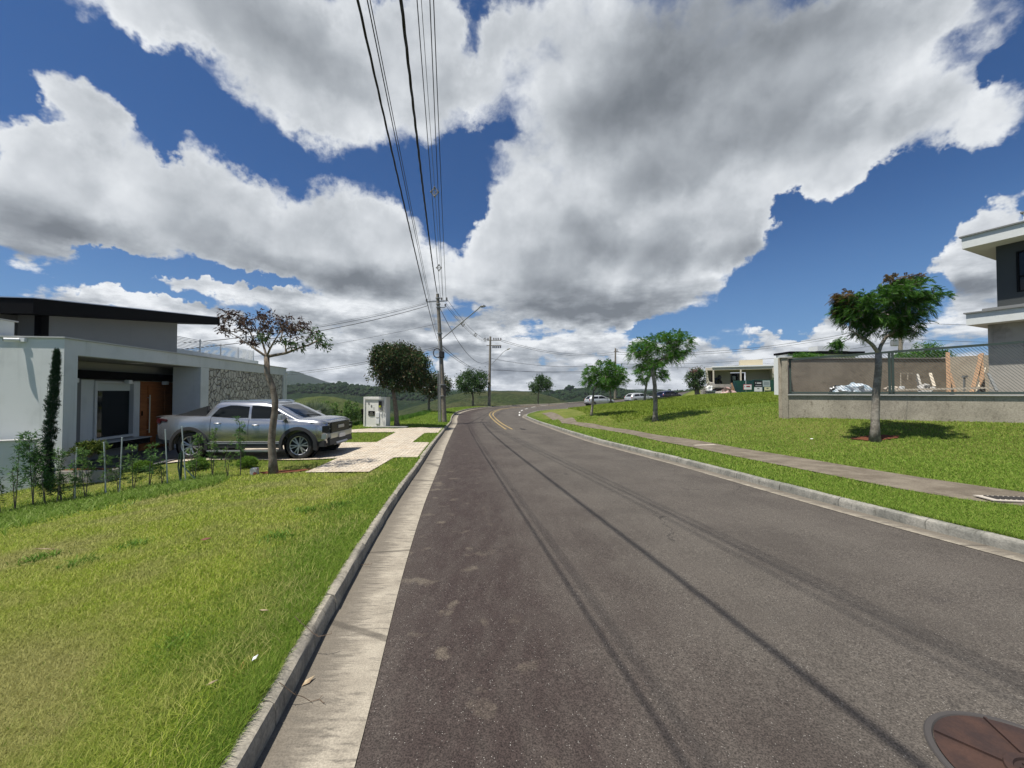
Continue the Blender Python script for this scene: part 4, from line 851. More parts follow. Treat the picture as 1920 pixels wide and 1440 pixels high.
# unfinished two storey house
dh = Vector((.40, -.9165)).normalized(); O = Vector((16.5, 14.0)); AH = math.atan2(dh.y, dh.x)
nh = thing('unfinished_house', 'two storey house with wide pale eaves and dark upper walls behind the chain link fence', 'house', (O.x, O.y, 1.3), AH)
def N(mb, n, m, par=nh, **k):
    o = mb.build(n, m, par, world=False, **k); return o
zz = lambda z: z-1.3
mb = MB(); mb.bb(0, 3.3, 0, 8, zz(6.84), zz(7.25)); r1 = N(mb, 'roof_slab', M_STUC)
mb = MB(); mb.bb(-.05, 3.35, -.06, 8.05, zz(7.251), zz(7.30)); N(mb, 'metal_flashing', M_DGREY, r1)
mb = MB(); mb.bb(.05, 3.3, .05, 8, zz(4.03), zz(4.44)); r2 = N(mb, 'floor_slab', M_STUC)
mb = MB(); mb.bb(-.0, 3.35, -.02, 8.05, zz(4.441), zz(4.485)); mb.bb(.35, 3.3, .35, 8, zz(4.486), zz(4.60)); N(mb, 'metal_flashing', M_DGREY, r2)
mb = MB(); mb.bb(.96, 3.2, 1.9, 7.0, zz(7.301), zz(8.12)); N(mb, 'roof_parapet', M_WHT2)
mb = MB(); mb.bb(.90, 3.25, 1.85, 7.1, zz(8.121), zz(8.17)); N(mb, 'parapet_flashing', M_DGREY)
x1 = 1.05
mb = MB(); mb.bb(.60, x1, .76, 7.5, zz(4.601), zz(6.838)); mb.bb(x1, x1+1.3, .76, 7.5, zz(4.601), zz(5.08)); mb.bb(x1, x1+1.3, .76, 7.5, zz(6.50), zz(6.838)); mb.bb(x1+1.3, 3.1, .76, 7.5, zz(4.601), zz(6.838)); N(mb, 'upper_wall', M_DGRN)
mb = MB()
for q in ((x1, x1+.05, 5.08, 6.5), (x1+.62, x1+.66, 5.13, 6.45), (x1+1.25, x1+1.3, 5.08, 6.5), (x1+.05, x1+1.25, 5.08, 5.13), (x1+.05, x1+1.25, 6.45, 6.5), (x1+.05, x1+.62, 5.6, 5.64)): mb.bb(q[0], q[1], .74, .84, zz(q[2]), zz(q[3]))
wf = N(mb, 'window', M_BLACK); mb = MB(); mb.bb(x1+.05, x1+1.25, .80, .81, zz(5.13), zz(6.45)); N(mb, 'pane', M_GLASS, wf)
mb = MB(); mb.bb(.40, 3.1, .62, 7.5, zz(1.0), zz(4.028)); N(mb, 'lower_wall', M_RCON)
# things in the plot
def scrap(name, label, cat, parts, m, group=None, bevel=0):
    mb = MB()
    for p0, p1, w, h in parts: mb.bar(p0, p1, w, h)
    o = mb.build(name, m, None, bevel=bevel); c = sum((Vector(v.co) for v in o.data.vertices), Vector())/len(o.data.vertices); o.data.transform(Matrix.Translation(-c)); o.location = c; return tag(o, label, cat, group)
M_RUSTY = mat('weathered_plank', m_wood((.20, .12, .07), (.34, .22, .13), (8, 8, 1)), rough=.9); M_PALEW = mat('pale_plank', m_wood((.36, .31, .24), (.5, .45, .36), (8, 8, 1)), rough=.9)
scrap('timber_post', 'upright rusty brown timber post leaning on the rear plot wall', 'post', [(P(1779, 738, 17.6), P(1777, 662, 18.6), .14, .12)], M_RUSTY)
scrap('plank', 'short dark plank fallen against the upright rusty post', 'plank', [(P(1792, 737, 17.4), P(1781, 700, 18), .09, .05)], M_RUSTY, 'planks in the plot')
for a_, b_, w_, l_, m_ in (((1822, 737), (1841, 663), .12, 'brown plank leaning against the unfinished house wall, leftmost of the bundle', M_RUSTY), ((1832, 737), (1846, 690), .10, 'pale plank leaning low in the bundle by the house wall', M_PALEW), ((1843, 737), (1838, 665), .14, 'steep rusty board behind the leaning plank bundle', M_RUSTY)):
    scrap('plank', l_, 'plank', [(P(*a_, 15.2), P(*b_, 16.2), w_, .05)], m_, 'planks in the plot')
scrap('plank', 'dark bar leaning inside the fence in front of the house wall', 'plank', [(P(1869, 733, 13.2), P(1853, 700, 13.6), .07, .05)], M_DGREY, 'planks in the plot')
scrap('board', 'rough grey broken board leaning beside white rubble in the plot', 'board', [(P(1726, 727, 17), P(1720, 706, 17.6), .07, .3)], M_RCON); scrap('plank', 'short pale slat leaning right of the white rubble', 'plank', [(P(1752, 725, 16.6), P(1744, 700, 17.4), .10, .05)], M_PALEW, 'planks in the plot')
scrap('timber_beam', 'long pale timber beam lying along the fence inside the plot', 'beam', [(P(1663, 731.5, 14.3), P(1862, 727, 12.7), .06, .06)], M_PALEW)
scrap('pipe_frame', 'thin pale pipe frame standing against the rear wall', 'frame', [(P(1689, 730, 18.4), P(1689, 700, 18.4), .03, .03), (P(1689, 699.5, 18.4), P(1712, 699.5, 18.4), .03, .03), (P(1702, 712, 18.4), P(1702, 700, 18.4), .03, .03)], M_PALEW)
scrap('short_post', 'short dark post with round top in the plot', 'post', [(P(1808, 733, 16), P(1808, 708, 16), .05, .05), (P(1806, 706, 16), P(1812, 706, 16), .10, .08)], M_DGREY)
def lump(name, label, cat, c, r, m, seed=0, group=None, k=.35, parent=None, sub=3):
    b = bmesh.new(); bmesh.ops.create_icosphere(b, subdivisions=sub, radius=1); from mathutils import noise as mn
    for v in b.verts:
        f = 1+k*mn.noise(v.co*1.7+Vector((seed, seed*2, 0)))*2+k*.5*mn.noise(v.co*5+Vector((0, seed, 3))); v.co = Vector((v.co.x*r[0]*f, v.co.y*r[1]*f, max(v.co.z, -.5)*r[2]*f))
    me = bpy.data.meshes.new(name); b.to_mesh(me); b.free(); me.materials.append(m); me.shade_smooth(); me.set_sharp_from_angle(angle=R(40)); o = bpy.data.objects.new(name, me); C.objects.link(o); o.location = c; o.parent = parent
    return tag(o, label, cat, group)
M_BAG = mat('white_blue_plastic_bag', two((.55, .60, .64), (.22, .30, .36), 6, .45, .6, rough=.5), rough=.35); M_BAGD = mat('black_plastic_bag', base=(.015, .015, .017), rough=.3)
lump('plastic_bag', 'black plastic bag left of the pale crumpled bags behind the fence', 'bag', P(1570, 733, 16), (.28, .2, .22), M_BAGD, 1, 'bags behind the fence'); lump('plastic_bag', 'small crumpled pale blue bag between the black bag and the larger one', 'bag', P(1579, 733, 15.6), (.26, .2, .17), M_BAG, 2, 'bags behind the fence'); lump('plastic_bag', 'largest crumpled pale blue plastic bag behind the fence', 'bag', P(1604, 731, 15.8), (.46, .3, .26), M_BAG, 3, 'bags behind the fence')
M_SACK = mat('pale_cement_sack', two((.55, .50, .42), (.40, .34, .27), 5, rough=.6), rough=.9)
lump('sack', 'tan cement sack slumped beside the green fence post', 'sack', P(1672, 730, 14.5), (.24, .16, .12), M_SACK, 5); lump('rubble_heap', 'heap of white rubble by the leaning grey board', 'rubble', P(1736, 731, 16.6), (.26, .2, .22), mat('grey_white_rubble', base=(.36, .35, .33), rough=.9), 8, k=.5)
scrap('bucket', 'small white bucket by the tan sack', 'bucket', [(P(1691, 732, 16), P(1691, 724, 16), .14, .14)], M_WHT2, bevel=.02)
# ---------------------------------------------------------------- buildings further back
bh = P(1545, 735, 31); hb = thing('flat_roof_house', 'pale low house with black flat roof behind the walled plot', 'house', (bh.x, 31, 1.5))
def bx(par, nm, m, px0, px1, py0, py1, Y, dep, off=0):
    a_ = P(px0, py0, Y); b_ = P(px1, py1, Y); mb = MB(); mb.bb(a_.x, b_.x, Y+off, Y+off+dep, b_.z, a_.z); return mb.build(nm, m, par)
bx(hb, 'wall', M_WHT2, 1476, 1618, 668, 745, 31, 1.0, .6); bx(hb, 'roof', M_BLACK, 1482, 1624, 658.5, 662.5, 31, 1.9, .1); bx(hb, 'fascia', M_WHT2, 1484, 1618, 663, 667.5, 31, 1.4, .4)
bx(hb, 'water_tank_box', M_WHT2, 1533, 1594, 649, 658, 32.5, 1); bx(hb, 'vent', M_BLACK, 1557, 1565, 655.5, 658.3, 32.3, .15)
bx_far = P(1832, 690, 26); o = bx(None, 'dark_shed', M_DGREY, 1820, 1846, 689, 725, 25, .5); tag(o, 'dark grey box of a building just left of the unfinished house', 'building')
# house under construction
YC = 55; c0 = P(1323, 735, YC); cb = thing('construction_house', 'unfinished beige single storey house with open porch behind green hoarding', 'house', (c0.x, YC, 1.0), R(-27))
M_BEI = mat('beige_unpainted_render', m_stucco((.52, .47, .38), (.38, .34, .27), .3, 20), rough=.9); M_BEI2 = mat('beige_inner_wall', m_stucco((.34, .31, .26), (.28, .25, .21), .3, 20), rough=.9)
def cz(py): return CAMZ+(735-py)*YC/FPX-1.0
def bc(nm, m, px0, px1, py0, py1, y0, dep, par=None):
    mb = MB(); mb.bb((px0-1323)*.0655, (px1-1323)*.0655, y0, y0+dep, cz(py1), cz(py0)); return mb.build(nm, m, par or cb, world=False)
bc('roof_slab', M_BEI, 1323, 1447, 689.5, 694.5, 0, 7); bc('roof_edge', M_SLAT, 1336, 1447, 687, 689.4, -.12, 7)
mb = MB(); mb.prism([(0, cz(689.6)), (.25, cz(694.6)), (.75, cz(750)), (.25, cz(750))], -.06, 7, 'Y'); mb.build('side_wall', M_BEI, cb, world=False)
mb = MB(); mb.prism([(8.0, cz(694.6)), (8.1, cz(687)), (8.7, cz(750)), (8.15, cz(750))], -.06, 7, 'Y'); mb.build('side_wall', M_BEI, cb, world=False)
bc('water_tank', mat('beige_tank_box', base=(.50, .44, .30), rough=.8), 1391, 1433, 675, 686.9, 2.5, 2.5)
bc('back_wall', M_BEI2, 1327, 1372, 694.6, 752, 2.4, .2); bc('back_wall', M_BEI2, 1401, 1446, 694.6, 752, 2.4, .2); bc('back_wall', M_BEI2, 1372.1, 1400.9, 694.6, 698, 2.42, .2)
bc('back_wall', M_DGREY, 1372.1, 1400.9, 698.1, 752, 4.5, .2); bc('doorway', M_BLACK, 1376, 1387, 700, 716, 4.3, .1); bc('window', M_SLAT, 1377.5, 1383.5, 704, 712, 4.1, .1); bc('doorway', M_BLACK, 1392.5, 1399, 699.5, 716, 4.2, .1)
bc('column', M_BEI, 1337, 1340, 694.6, 752, 0, .25); bc('column', M_BEI, 1388, 1391, 694.6, 752, 0, .25); bc('door_frame', mat('dark_red_wood', base=(.09, .02, .02), rough=.6), 1333.5, 1335.5, 696, 725, 1.2, .2)
YH = 50
def m_hoard(n, bs):
    v = objc(n); w = n.math('SINE', n.math('MULTIPLY', n.new('ShaderNodeSeparateXYZ').outputs[0], 1)); 
    sx = n.new('ShaderNodeSeparateXYZ'); n.link(v, sx.inputs[0]); s = n.math('SINE', n.math('MULTIPLY', sx.outputs[0], 30)); n.link(n.mix(n.ramp(n.noise(v, .8, 3), .4, .6), (.008, .075, .045), (.006, .055, .06)), bs.inputs['Base Color']); bump(n, bs, s, .8, .02)
M_HOARD = mat('green_corrugated_sheet', m_hoard, rough=.5)
hd = thing('site_hoarding', 'green corrugated metal hoarding in front of the construction house', 'hoarding', (P(1425, 740, YH).x, YH, 1.2))
bx(hd, 'panel', M_HOARD, 1375, 1411, 713.5, 752, YH, .06); bx(hd, 'panel', M_HOARD, 1411.3, 1456, 712, 752, YH, .06, .02); bx(hd, 'panel', M_HOARD, 1464, 1476, 715, 752, YH, .06); bx(hd, 'post', M_RCON, 1457, 1462, 715, 752, YH, .15)
M_BOARDK = mat('black_sign_face', base=(.012, .012, .014), rough=.4); M_BOARDW = mat('white_sign_face', base=(.72, .73, .74), rough=.5); M_BOARDG = mat('pale_grey_sign_face', base=(.42, .48, .48), rough=.5); M_BOARDC = mat('cream_sign_face', base=(.62, .60, .38), rough=.5); M_TXT = mat('sign_lettering', base=(.03, .03, .05), rough=.5); M_TXTW = mat('white_lettering', base=(.7, .7, .7), rough=.5); M_REDP = mat('red_sign_edge', base=(.4, .02, .03), rough=.5)
def sign(label, px0, px1, py0, py1, m, Y, strokes, edge=None, post=None):
    c = P((px0+px1)/2, py1, Y); s_ = thing('sign_board', label, 'sign', c, group='signs on the green hoarding')
    if edge: bx(s_, 'border', edge, px0-.7, px1+.7, py0-.6, py1+.6, Y, .03, .012)
    bx(s_, 'face', m, px0, px1, py0, py1, Y, .04, -.03)
    for x0, x1_, y0, y1, mm in strokes: bx(s_, 'lettering', mm, x0, x1_, y0, y1, Y, .004, -.036)
    if post: bx(s_, 'post', M_SLAT, post[0], post[1], post[2], post[3], Y, .03, .03)
sign('white sign with thin red edge on a post before the hoarding', 1394.8, 1409, 721.4, 730.4, M_BOARDW, 49, [(1395.6, 1396.6, 724, 726, M_TXT), (1399, 1406, 723.4, 725.2, M_REDP), (1399, 1406.5, 725.0, 725.9, M_TXT)], M_REDP, (1398.6, 1399.4, 714, 742))
sign('black sign board with small white lettering, above the plain white board', 1414, 1429, 713.5, 725.3, M_BOARDK, 49.8, [(1416.2, 1417.3, 717, 719, M_TXTW), (1419, 1427, 717.4, 719.2, M_TXTW), (1416, 1427.5, 723, 723.6, M_TXTW)])
sign('pale grey information board with thin text lines', 1430.2, 1443.6, 713.5, 725, M_BOARDG, 49.8, [(1431.5, 1442, 716+k*1.8, 716.5+k*1.8, M_TXT) for k in range(4)])
sign('white sign board with small dark emblem below the black board', 1414.3, 1429, 726, 734, M_BOARDW, 49.7, [(1419.5, 1423.5, 728, 729.4, M_TXT)])
sign('small cream sign on legs in front of the hoarding', 1433.2, 1444.8, 725.8, 732, M_BOARDC, 49.2, [(1437, 1440.5, 727.4, 728.8, M_TXT)], None, (1433.6, 1434.2, 732, 740))
# site clutter left of the hoarding
def clutter(nm, label, cat, px0, px1, py0, py1, m, Y, dep=.6, bevel=.03):
    a_ = P(px0, py0, Y); b_ = P(px1, py1, Y); c = (a_+b_)/2; mb = MB(); mb.box((0, 0, 0), (b_.x-a_.x, dep, a_.z-b_.z)); o = mb.build(nm, m, None, bevel=bevel); o.location = (c.x, Y, c.z); return tag(o, label, cat)
clutter('timber_stack', 'upright grey timber boards at the left corner of the building site', 'boards', 1315, 1323.5, 724, 746, M_RCON, 49)
sk = clutter('rubble_skip', 'dark steel skip holding pale sacks at the building site', 'skip', 1324, 1337, 734, 745, M_DGREY, 48.5, 1.2); mb = MB(); mb.box((0, 0, .42), (1.0, 1.3, .08)); o = mb.build('rim', M_STEEL, sk, world=False)
lump('cement_sack', 'white sack standing on the dark skip', 'sack', P(1330, 729, 48.6), (.36, .3, .45), M_WHT2, 4); lump('cement_sack', 'grey sack behind the white sack at the site', 'sack', P(1333, 723, 50), (.5, .3, .5), M_RCON, 9)
clutter('concrete_slab', 'pale thick slab laid across supports in the site porch', 'slab', 1335.5, 1365.5, 720.5, 727, M_RCON, 49.5, 1.5); clutter('storage_box', 'dark box under the pale slab at the site', 'box', 1336, 1353, 728.5, 736, M_BOARDK, 49.8, 1); clutter('brick_pallet', 'pallet of reddish bricks beneath the pale slab', 'bricks', 1353, 1366, 728, 735, mat('reddish_brick_stack', two((.30, .14, .10), (.4, .25, .2), 6), rough=.9), 49.4, .8)
lump('rubble_heap', 'heap of pale broken rubble along the site front', 'rubble', P(1348, 742, 48.6), (1.5, .4, .55), M_RCON, 11, k=.4); lump('rubble_heap', 'pinkish white rubble heap right of the brick pallet', 'rubble', P(1363, 737, 48.4), (.7, .4, .6), mat('pink_rubble', two((.5, .42, .40), (.3, .14, .12), 7), rough=.9), 12, k=.5)
scrap('trestle_legs', 'splayed timber props leaning between the rubble and the hoarding', 'props', [(P(1374, 742, 48.5), P(1371, 718, 49), .12, .08), (P(1380, 742, 48.5), P(1372, 718, 49), .12, .08), (P(1377, 742, 48.7), P(1371, 719, 49.2), .1, .08)], M_RUSTY)
lump('tool_pile', 'dark heap of tools and crates inside the site porch', 'tools', P(1351, 715, 56.5), (.9, .4, .75), M_BOARDK, 14, k=.5)
# ---------------------------------------------------------------- manhole, grate
M_IRON = mat('rusty_cast_iron', two((.042, .027, .024), (.072, .040, .030), 5, .4, .65, fine=(90, .25, .003)), rough=.75, spec=.3, metal=.25)
mh = thing('manhole_cover', 'round rusty iron manhole cover set in the asphalt', 'manhole cover', (2.215, 1.605, gr(2.1, 1.6)))
mb = MB(); mb.lathe([(.334, .003), (.340, .011), (.360, .009), (.366, .002)], 'Z', 64); mb.build('frame', mat('dark_iron_ring', base=(.05, .045, .042), rough=.7), mh, world=False, smooth=30)
mb = MB(); mb.lathe([(.001, .008), (.10, .008), (.103, .018), (.128, .018), (.131, .008), (.333, .008)], 'Z', 64)
mb.build('lid', M_IRON, mh, world=False, smooth=30)
for k in range(6): a_ = R(k*60+12); mb = MB(); mb.bar((math.cos(a_)*.132, math.sin(a_)*.132, .013), (math.cos(a_)*.33, math.sin(a_)*.33, .013), .010, .010); mb.build('rib', M_IRON, mh, world=False)
for k in range(14): a_ = R(k*360/14); mb = MB(); mb.bar((math.cos(a_)*.04, math.sin(a_)*.04, .012), (math.cos(a_)*.085, math.sin(a_)*.085, .012), .008, .008); mb.build('lug', M_IRON, mh, world=False)
for k, s in ((1, 'ESGOTO'),): pass
g_ = G(1893, 941); gt = thing('drain_grate', 'iron drain grate in pale concrete set in the narrow pavement', 'grate', (g_.x+.12, g_.y, gz(g_.x, g_.y)+.03), R(-10))
mb = MB(); mb.bb(-.42, .5, -.16, .12, 0, .012); mb.build('frame', mat('pale_concrete_rim', base=(.42, .38, .32), rough=.9), gt, world=False)
mb = MB()
for k in range(12): mb.bb(-.33+k*.06, -.30+k*.06, -.10, .08, .013, .022)
mb.build('bar', mat('iron', base=(.06, .055, .05), rough=.6, metal=.4), gt, world=False)
g_ = G(1322, 836.5); mb = MB(); mb.box((0, 0, 0), (.72, .14, .02), rz=R(12)); o = mb.build('pavement_strip', mat('pale_cement_joint', base=(.42, .37, .30), rough=.9)); o.location = (g_.x, g_.y, g_.z+.028); tag(o, 'pale cement joint across the pavement', kind='structure')
# ---------------------------------------------------------------- poles and overhead lines
M_POLE = mat('weathered_concrete_pole', m_conc((.20, .175, .14), (.27, .24, .195), (.12, .10, .08), 4, 40), rough=.95, spec=.15)
M_PIPE = mat('galvanised_pipe', base=(.34, .34, .33), rough=.45, metal=.5); M_WIRE = mat('black_cable', base=(.014, .014, .015), rough=.6); M_WIREG = mat('grey_bare_wire', base=(.12, .12, .12), rough=.5, metal=.4); M_INS = mat('dark_insulator', base=(.05, .05, .055), rough=.35)
def pole(label, base, top, r0, r1):
    t_ = thing('utility_pole', label, 'utility pole', base, group='utility poles'); mb = MB(); mb.tube([Vector(base)-Vector((0, 0, .6)), Vector(base)*.5+Vector(top)*.5, top], [r0*1.06, (r0+r1)/2, r1], 10); mb.build('pole', M_POLE, t_, smooth=50); return t_
def lamp(label, base, elbow, tip, post):
    b = Vector(base); t_ = thing('street_lamp', label, 'street lamp', b); mb = MB(); e_ = Vector(elbow); p_ = Vector(tip); mb.tube([b, e_*.97+b*.03, e_, e_*.6+p_*.4+Vector((0, 0, .05)), p_], .028, 8); mb.build('arm', M_PIPE, t_, smooth=40)
    d = (p_-e_).normalized(); mb = MB(); mb.loft([[p_+d*a+Vector((0, s*w, z)) if False else p_+d*a+d.cross(Vector((0, 0, 1))).normalized()*s*w+Vector((0, 0, z)) for s, z in ((-1, 0), (-.7, .05), (.7, .05), (1, 0), (.8, -.03), (-.8, -.03))] for a, w in ((-.05, .05), (.1, .13), (.45, .14), (.55, .05))]); mb.build('lamp_head', M_PIPE, t_, smooth=35); return t_
Y1 = 25.6; b1 = G(834, 793); b1.y = Y1; b1.x = P(834, 793, Y1).x; top1 = P(820.5, 551, Y1)
pl1 = pole('tallest nearest concrete utility pole with grey conduit pipe at the left kerb', (b1.x, Y1, b1.z), top1, .165, .10)
mb = MB(); mb.tube([P(825.5, 795, Y1-.1), P(824.5, 640, Y1-.1)], .05, 8); mb.build('conduit', M_PIPE, pl1)
mb = MB(); mb.tube([P(822.5, 795, Y1-.05), P(821.5, 700, Y1-.05)], .03, 8); mb.build('conduit', M_PIPE, pl1)
for py in (560, 571, 577, 626, 672, 722, 743): mb = MB(); q = P(820.5+(py-551)*.056, py, Y1); mb.tube([q, q+Vector((0, 0, .06))], .15+.0004*(py-551), 10); mb.build('steel_band', M_PIPE, pl1)
def ins(par, p, r=.05, h=.16, down=False):
    mb = MB(); z0 = -h if down else 0; mb.lathe([(.02, z0), (r, z0+h*.3), (r*.6, z0+h*.5), (r, z0+h*.7), (.02, z0+h)], 'Z', 8, p); mb.build('insulator', M_INS, par, smooth=40)
mb = MB(); mb.bar(P(800, 566, Y1), P(839, 564, Y1), .07, .07); mb.build('crossarm', M_PIPE, pl1); mb = MB(); mb.bar(P(822, 577, Y1), P(835, 576.5, Y1), .05, .05); mb.build('crossarm', M_PIPE, pl1)
for px, py in ((828, 561), (837.5, 561), (800, 564), (835, 573)): ins(pl1, P(px, py+2, Y1), .07, .2)
mb = MB(); c_ = P(828.5, 665, Y1-.25); mb.box(c_, (.32, .22, .42)); mb.build('junction_box', M_WIRE, pl1, bevel=.03)
mb = MB(); c_ = P(819.5, 662, Y1-.2); mb.tube([c_+Vector((math.cos(a_)*.24, 0, math.sin(a_)*.30)) for a_ in np.linspace(0, 6.28, 20)], .03, 6); mb.build('cable_coil', M_WIRE, pl1)
mb = MB(); mb.box(P(834, 732, Y1-.2), (.16, .14, .7)); mb.build('cable_box', M_WIRE, pl1, bevel=.02)
lamp('street lamp arm with elbow on the nearest pole, reaching over the road', P(828, 636, Y1-.15), P(898, 578, Y1-4.5), P(903, 575.5, Y1-5.2), pl1)
Y2 = 50; top2 = P(919.5, 631, Y2); b2 = P(917, 762, Y2); pl2 = pole('second concrete utility pole with transformer crossarms standing on the far outside of the bend', (b2.x, Y2, gz(b2.x, Y2)), top2, .20, .12)
mb = MB(); mb.bar(P(913, 638, Y2), P(940, 638, Y2), .09); mb.build('crossarm', M_POLE, pl2); mb = MB(); mb.bar(P(912, 648, Y2), P(940, 648, Y2), .09); mb.build('crossarm', M_POLE, pl2)
for px in (915, 926, 930, 934, 939): ins(pl2, P(px, 637.5, Y2), .10, .30)
for px in (924.5, 928, 931.5, 935, 938.5): mb = MB(); mb.bar(P(px, 649, Y2-.1), P(px, 652.5, Y2-.1), .16); mb.build('fuse', M_INS, pl2)
lamp('street lamp arm on the second pole over the bend', P(921, 684, Y2-.2), P(944, 660, Y2-1), P(951, 656, Y2-1.5), pl2)
Y3 = 64; b3 = P(1153.5, 750, Y3); top3 = P(1154, 653, Y3); pl3 = pole('third concrete utility pole beyond the parked cars and green tree', (b3.x, Y3, gz(b3.x, Y3)), top3, .22, .12)
mb = MB(); mb.bar(P(1151, 659, Y3), P(1160, 659, Y3), .1); mb.build('crossarm', M_POLE, pl3); ins(pl3, P(1157, 658, Y3), .1, .3)
Y4 = 55; b4 = P(1688, 700, Y4); top4 = P(1688, 596, Y4); pl4 = pole('far utility pole with grey transformer seen behind the walled plot', (b4.x, Y4, 1.9), top4, .32, .20)
mb = MB(); mb.box(P(1677, 643, Y4-.3), (.8, .6, .9)); mb.build('transformer', M_PIPE, pl4, bevel=.08)
for px, py in ((1672, 633), (1678, 631), (1680, 635)): ins(pl4, P(px, py, Y4-.3), .12, .5)
mb = MB(); mb.bar(P(1690, 652, Y4), P(1700, 626, Y4), .06); mb.build('brace', M_PIPE, pl4)
def cable(label, A_, B_, sag, r, m=M_WIRE, n=48, twist=0, group='overhead cables'):
    A_ = Vector(A_); B_ = Vector(B_); pts = []
    for i in range(n+1):
        k = i/n; p = A_.lerp(B_, k); p.z -= 4*sag*k*(1-k); pts.append(p)
    mb = MB()
    if twist:
        for ph in (0, 2.09, 4.19):
            q = []
            for i in range(n*4+1):
                k = i/(n*4); p = A_.lerp(B_, k); p.z -= 4*sag*k*(1-k); a_ = k*twist*6.28+ph; q.append(p+Vector((math.cos(a_)*r*.75, 0, math.sin(a_)*r*.75)))
            mb.tube(q, r*.62, 6)
    else: mb.tube(pts, r, 6)
    o = mb.build('overhead_cable', m, None, smooth=True, fix=False); c = A_.copy(); o.data.transform(Matrix.Translation(-c)); o.location = c; return tag(o, label, 'cable', group)
def over(label, A_, pxtop, dz, sag, r, **k):
    """from the first pole back over the camera so that it leaves the photo at pxtop"""
    A_ = Vector(A_); Yb = -9.0; zb = A_.z+dz; X = 0; d = ray(pxtop, 0)
    for Yt in np.arange(1.5, 20, .01):
        kk = (A_.y-Yt)/(A_.y-Yb); z = A_.z+(zb-A_.z)*kk-4*sag*kk*(1-kk)
        if CAMZ+d[2]/d[1]*Yt > z: break
    X = d[0]/d[1]*Yt; Xb = A_.x+(X-A_.x)/kk; B_ = Vector((Xb, Yb, zb)); cable(label, A_, B_, sag, r, **k); return A_, B_, sag
over('leftmost low twisted cable running from the near pole overhead', P(821, 640, Y1-.2), 671, .5, .55, .010, twist=30)
over('thin low cable just right of the leftmost twisted one overhead', P(823, 638, Y1-.2), 689, .5, .5, .006); over('second thin low cable beside its twin overhead', P(824, 634, Y1-.2), 694, .5, .5, .005)
over('thick twisted black cable ending at the near pole top', P(819.5, 549, Y1), 752, .1, 1.1, .021, twist=22)
ov = [over('left cable of the spaced bundle overhead', P(826, 560, Y1), 782, 3.4, .6, .0105), over('thin grey messenger wire of the spaced bundle overhead', P(830, 556, Y1), 790, 3.5, .5, .007, m=M_WIREG), over('middle cable of the spaced bundle overhead', P(831, 566, Y1), 806, 3.4, .65, .0105), over('rightmost cable of the spaced bundle overhead', P(836.5, 561, Y1), 813, 3.4, .6, .0105)]
M_SPC = mat('pale_polymer_spacer', base=(.22, .21, .18), rough=.6)
def spacer(label, c, s):
    t_ = thing('cable_spacer', label, 'spacer', c, group='diamond spacers'); mb = MB(); P4 = [Vector((0, 0, s)), Vector((s*.8, 0, 0)), Vector((0, 0, -s)), Vector((-s*.8, 0, 0))]
    for i in range(4): mb.bar(P4[i], P4[(i+1) % 4], s*.22, s*.22)
    mb.bar(P4[0], P4[2], s*.12); mb.bar(P4[1], P4[3], s*.12)
    mb.build('frame', M_SPC, t_, world=False, bevel=.004)
    for i in range(4): mb = MB(); mb.lathe([(.01, -.05), (s*.2, -.03), (s*.2, .03), (.01, .05)], 'Y', 8, P4[i]); mb.build('clip', M_SPC, t_, world=False)
spacer('large diamond spacer on the overhead bundle, highest in the sky', P(815, 360, 14.2), .17); spacer('smaller diamond spacer nearer the pole top on the overhead bundle', P(823, 502, 21.5), .17)
# spans to the next poles
cable('upper cable sagging from the near pole to the second pole', P(838, 561, Y1), P(915, 637, Y2), .55, .013); cable('lower cable of the spaced pair between the near and second poles', P(835, 572, Y1), P(913, 641, Y2), .55, .013); cable('middle cable of the group between the near and second poles', P(836, 568, Y1), P(914, 639, Y2), .6, .010)
for px, py, Yq, l_ in ((868, 608, 33, 'diamond spacer on the sagging span, next to the lamp arm'), (891.5, 628, 40, 'diamond spacer midway along the sagging span'), (909.5, 636.5, 47, 'diamond spacer closest to the second pole')): spacer(l_, P(px, py, Yq), .2)
cable('deep sagging dark cable between the near and second poles', P(825, 578, Y1), P(916, 677, Y2), 1.5, .018); cable('lower communication cable between the near and second poles', P(829, 648, Y1), P(916, 695, Y2), .55, .018); cable('lowest communication cable between the near and second poles', P(829, 654, Y1), P(916, 697, Y2), .5, .014)
cable('upper cable from the second pole to the third pole', P(940, 637, Y2), P(1153, 660, Y3), 1.0, .02); cable('second cable from the second pole to the third pole', P(940, 640, Y2), P(1153, 664, Y3), .95, .02)
cable('mid height cable from the second pole to the third pole', P(921, 672, Y2), P(1153, 679, Y3), .9, .02); cable('low cable from the second pole to the third pole', P(921, 694, Y2), P(1153, 694, Y3), .25, .018); cable('lowest thin cable from the second pole to the third pole', P(921, 692, Y2), P(1153, 697, Y3), .35, .012)
cable('upper cable from the third pole to the far transformer pole', P(1155, 660, Y3), P(1687, 604, Y4), 1.6, .025); cable('second cable from the third pole to the far transformer pole', P(1155, 664, Y3), P(1687, 608, Y4), 1.6, .02)
cable('lower cable from the third pole to the far transformer pole', P(1155, 682, Y3), P(1687, 640, Y4), 1.1, .022); cable('lowest cable from the third pole towards the right', P(1155, 690, Y3), P(1687, 656, Y4), .8, .018)
cable('upper cable running right from the far transformer pole', P(1689, 604, Y4), P(2100, 606, 50), .4, .025); cable('lower cable running right from the far transformer pole', P(1689, 634, Y4), P(2100, 640, 50), .4, .02)
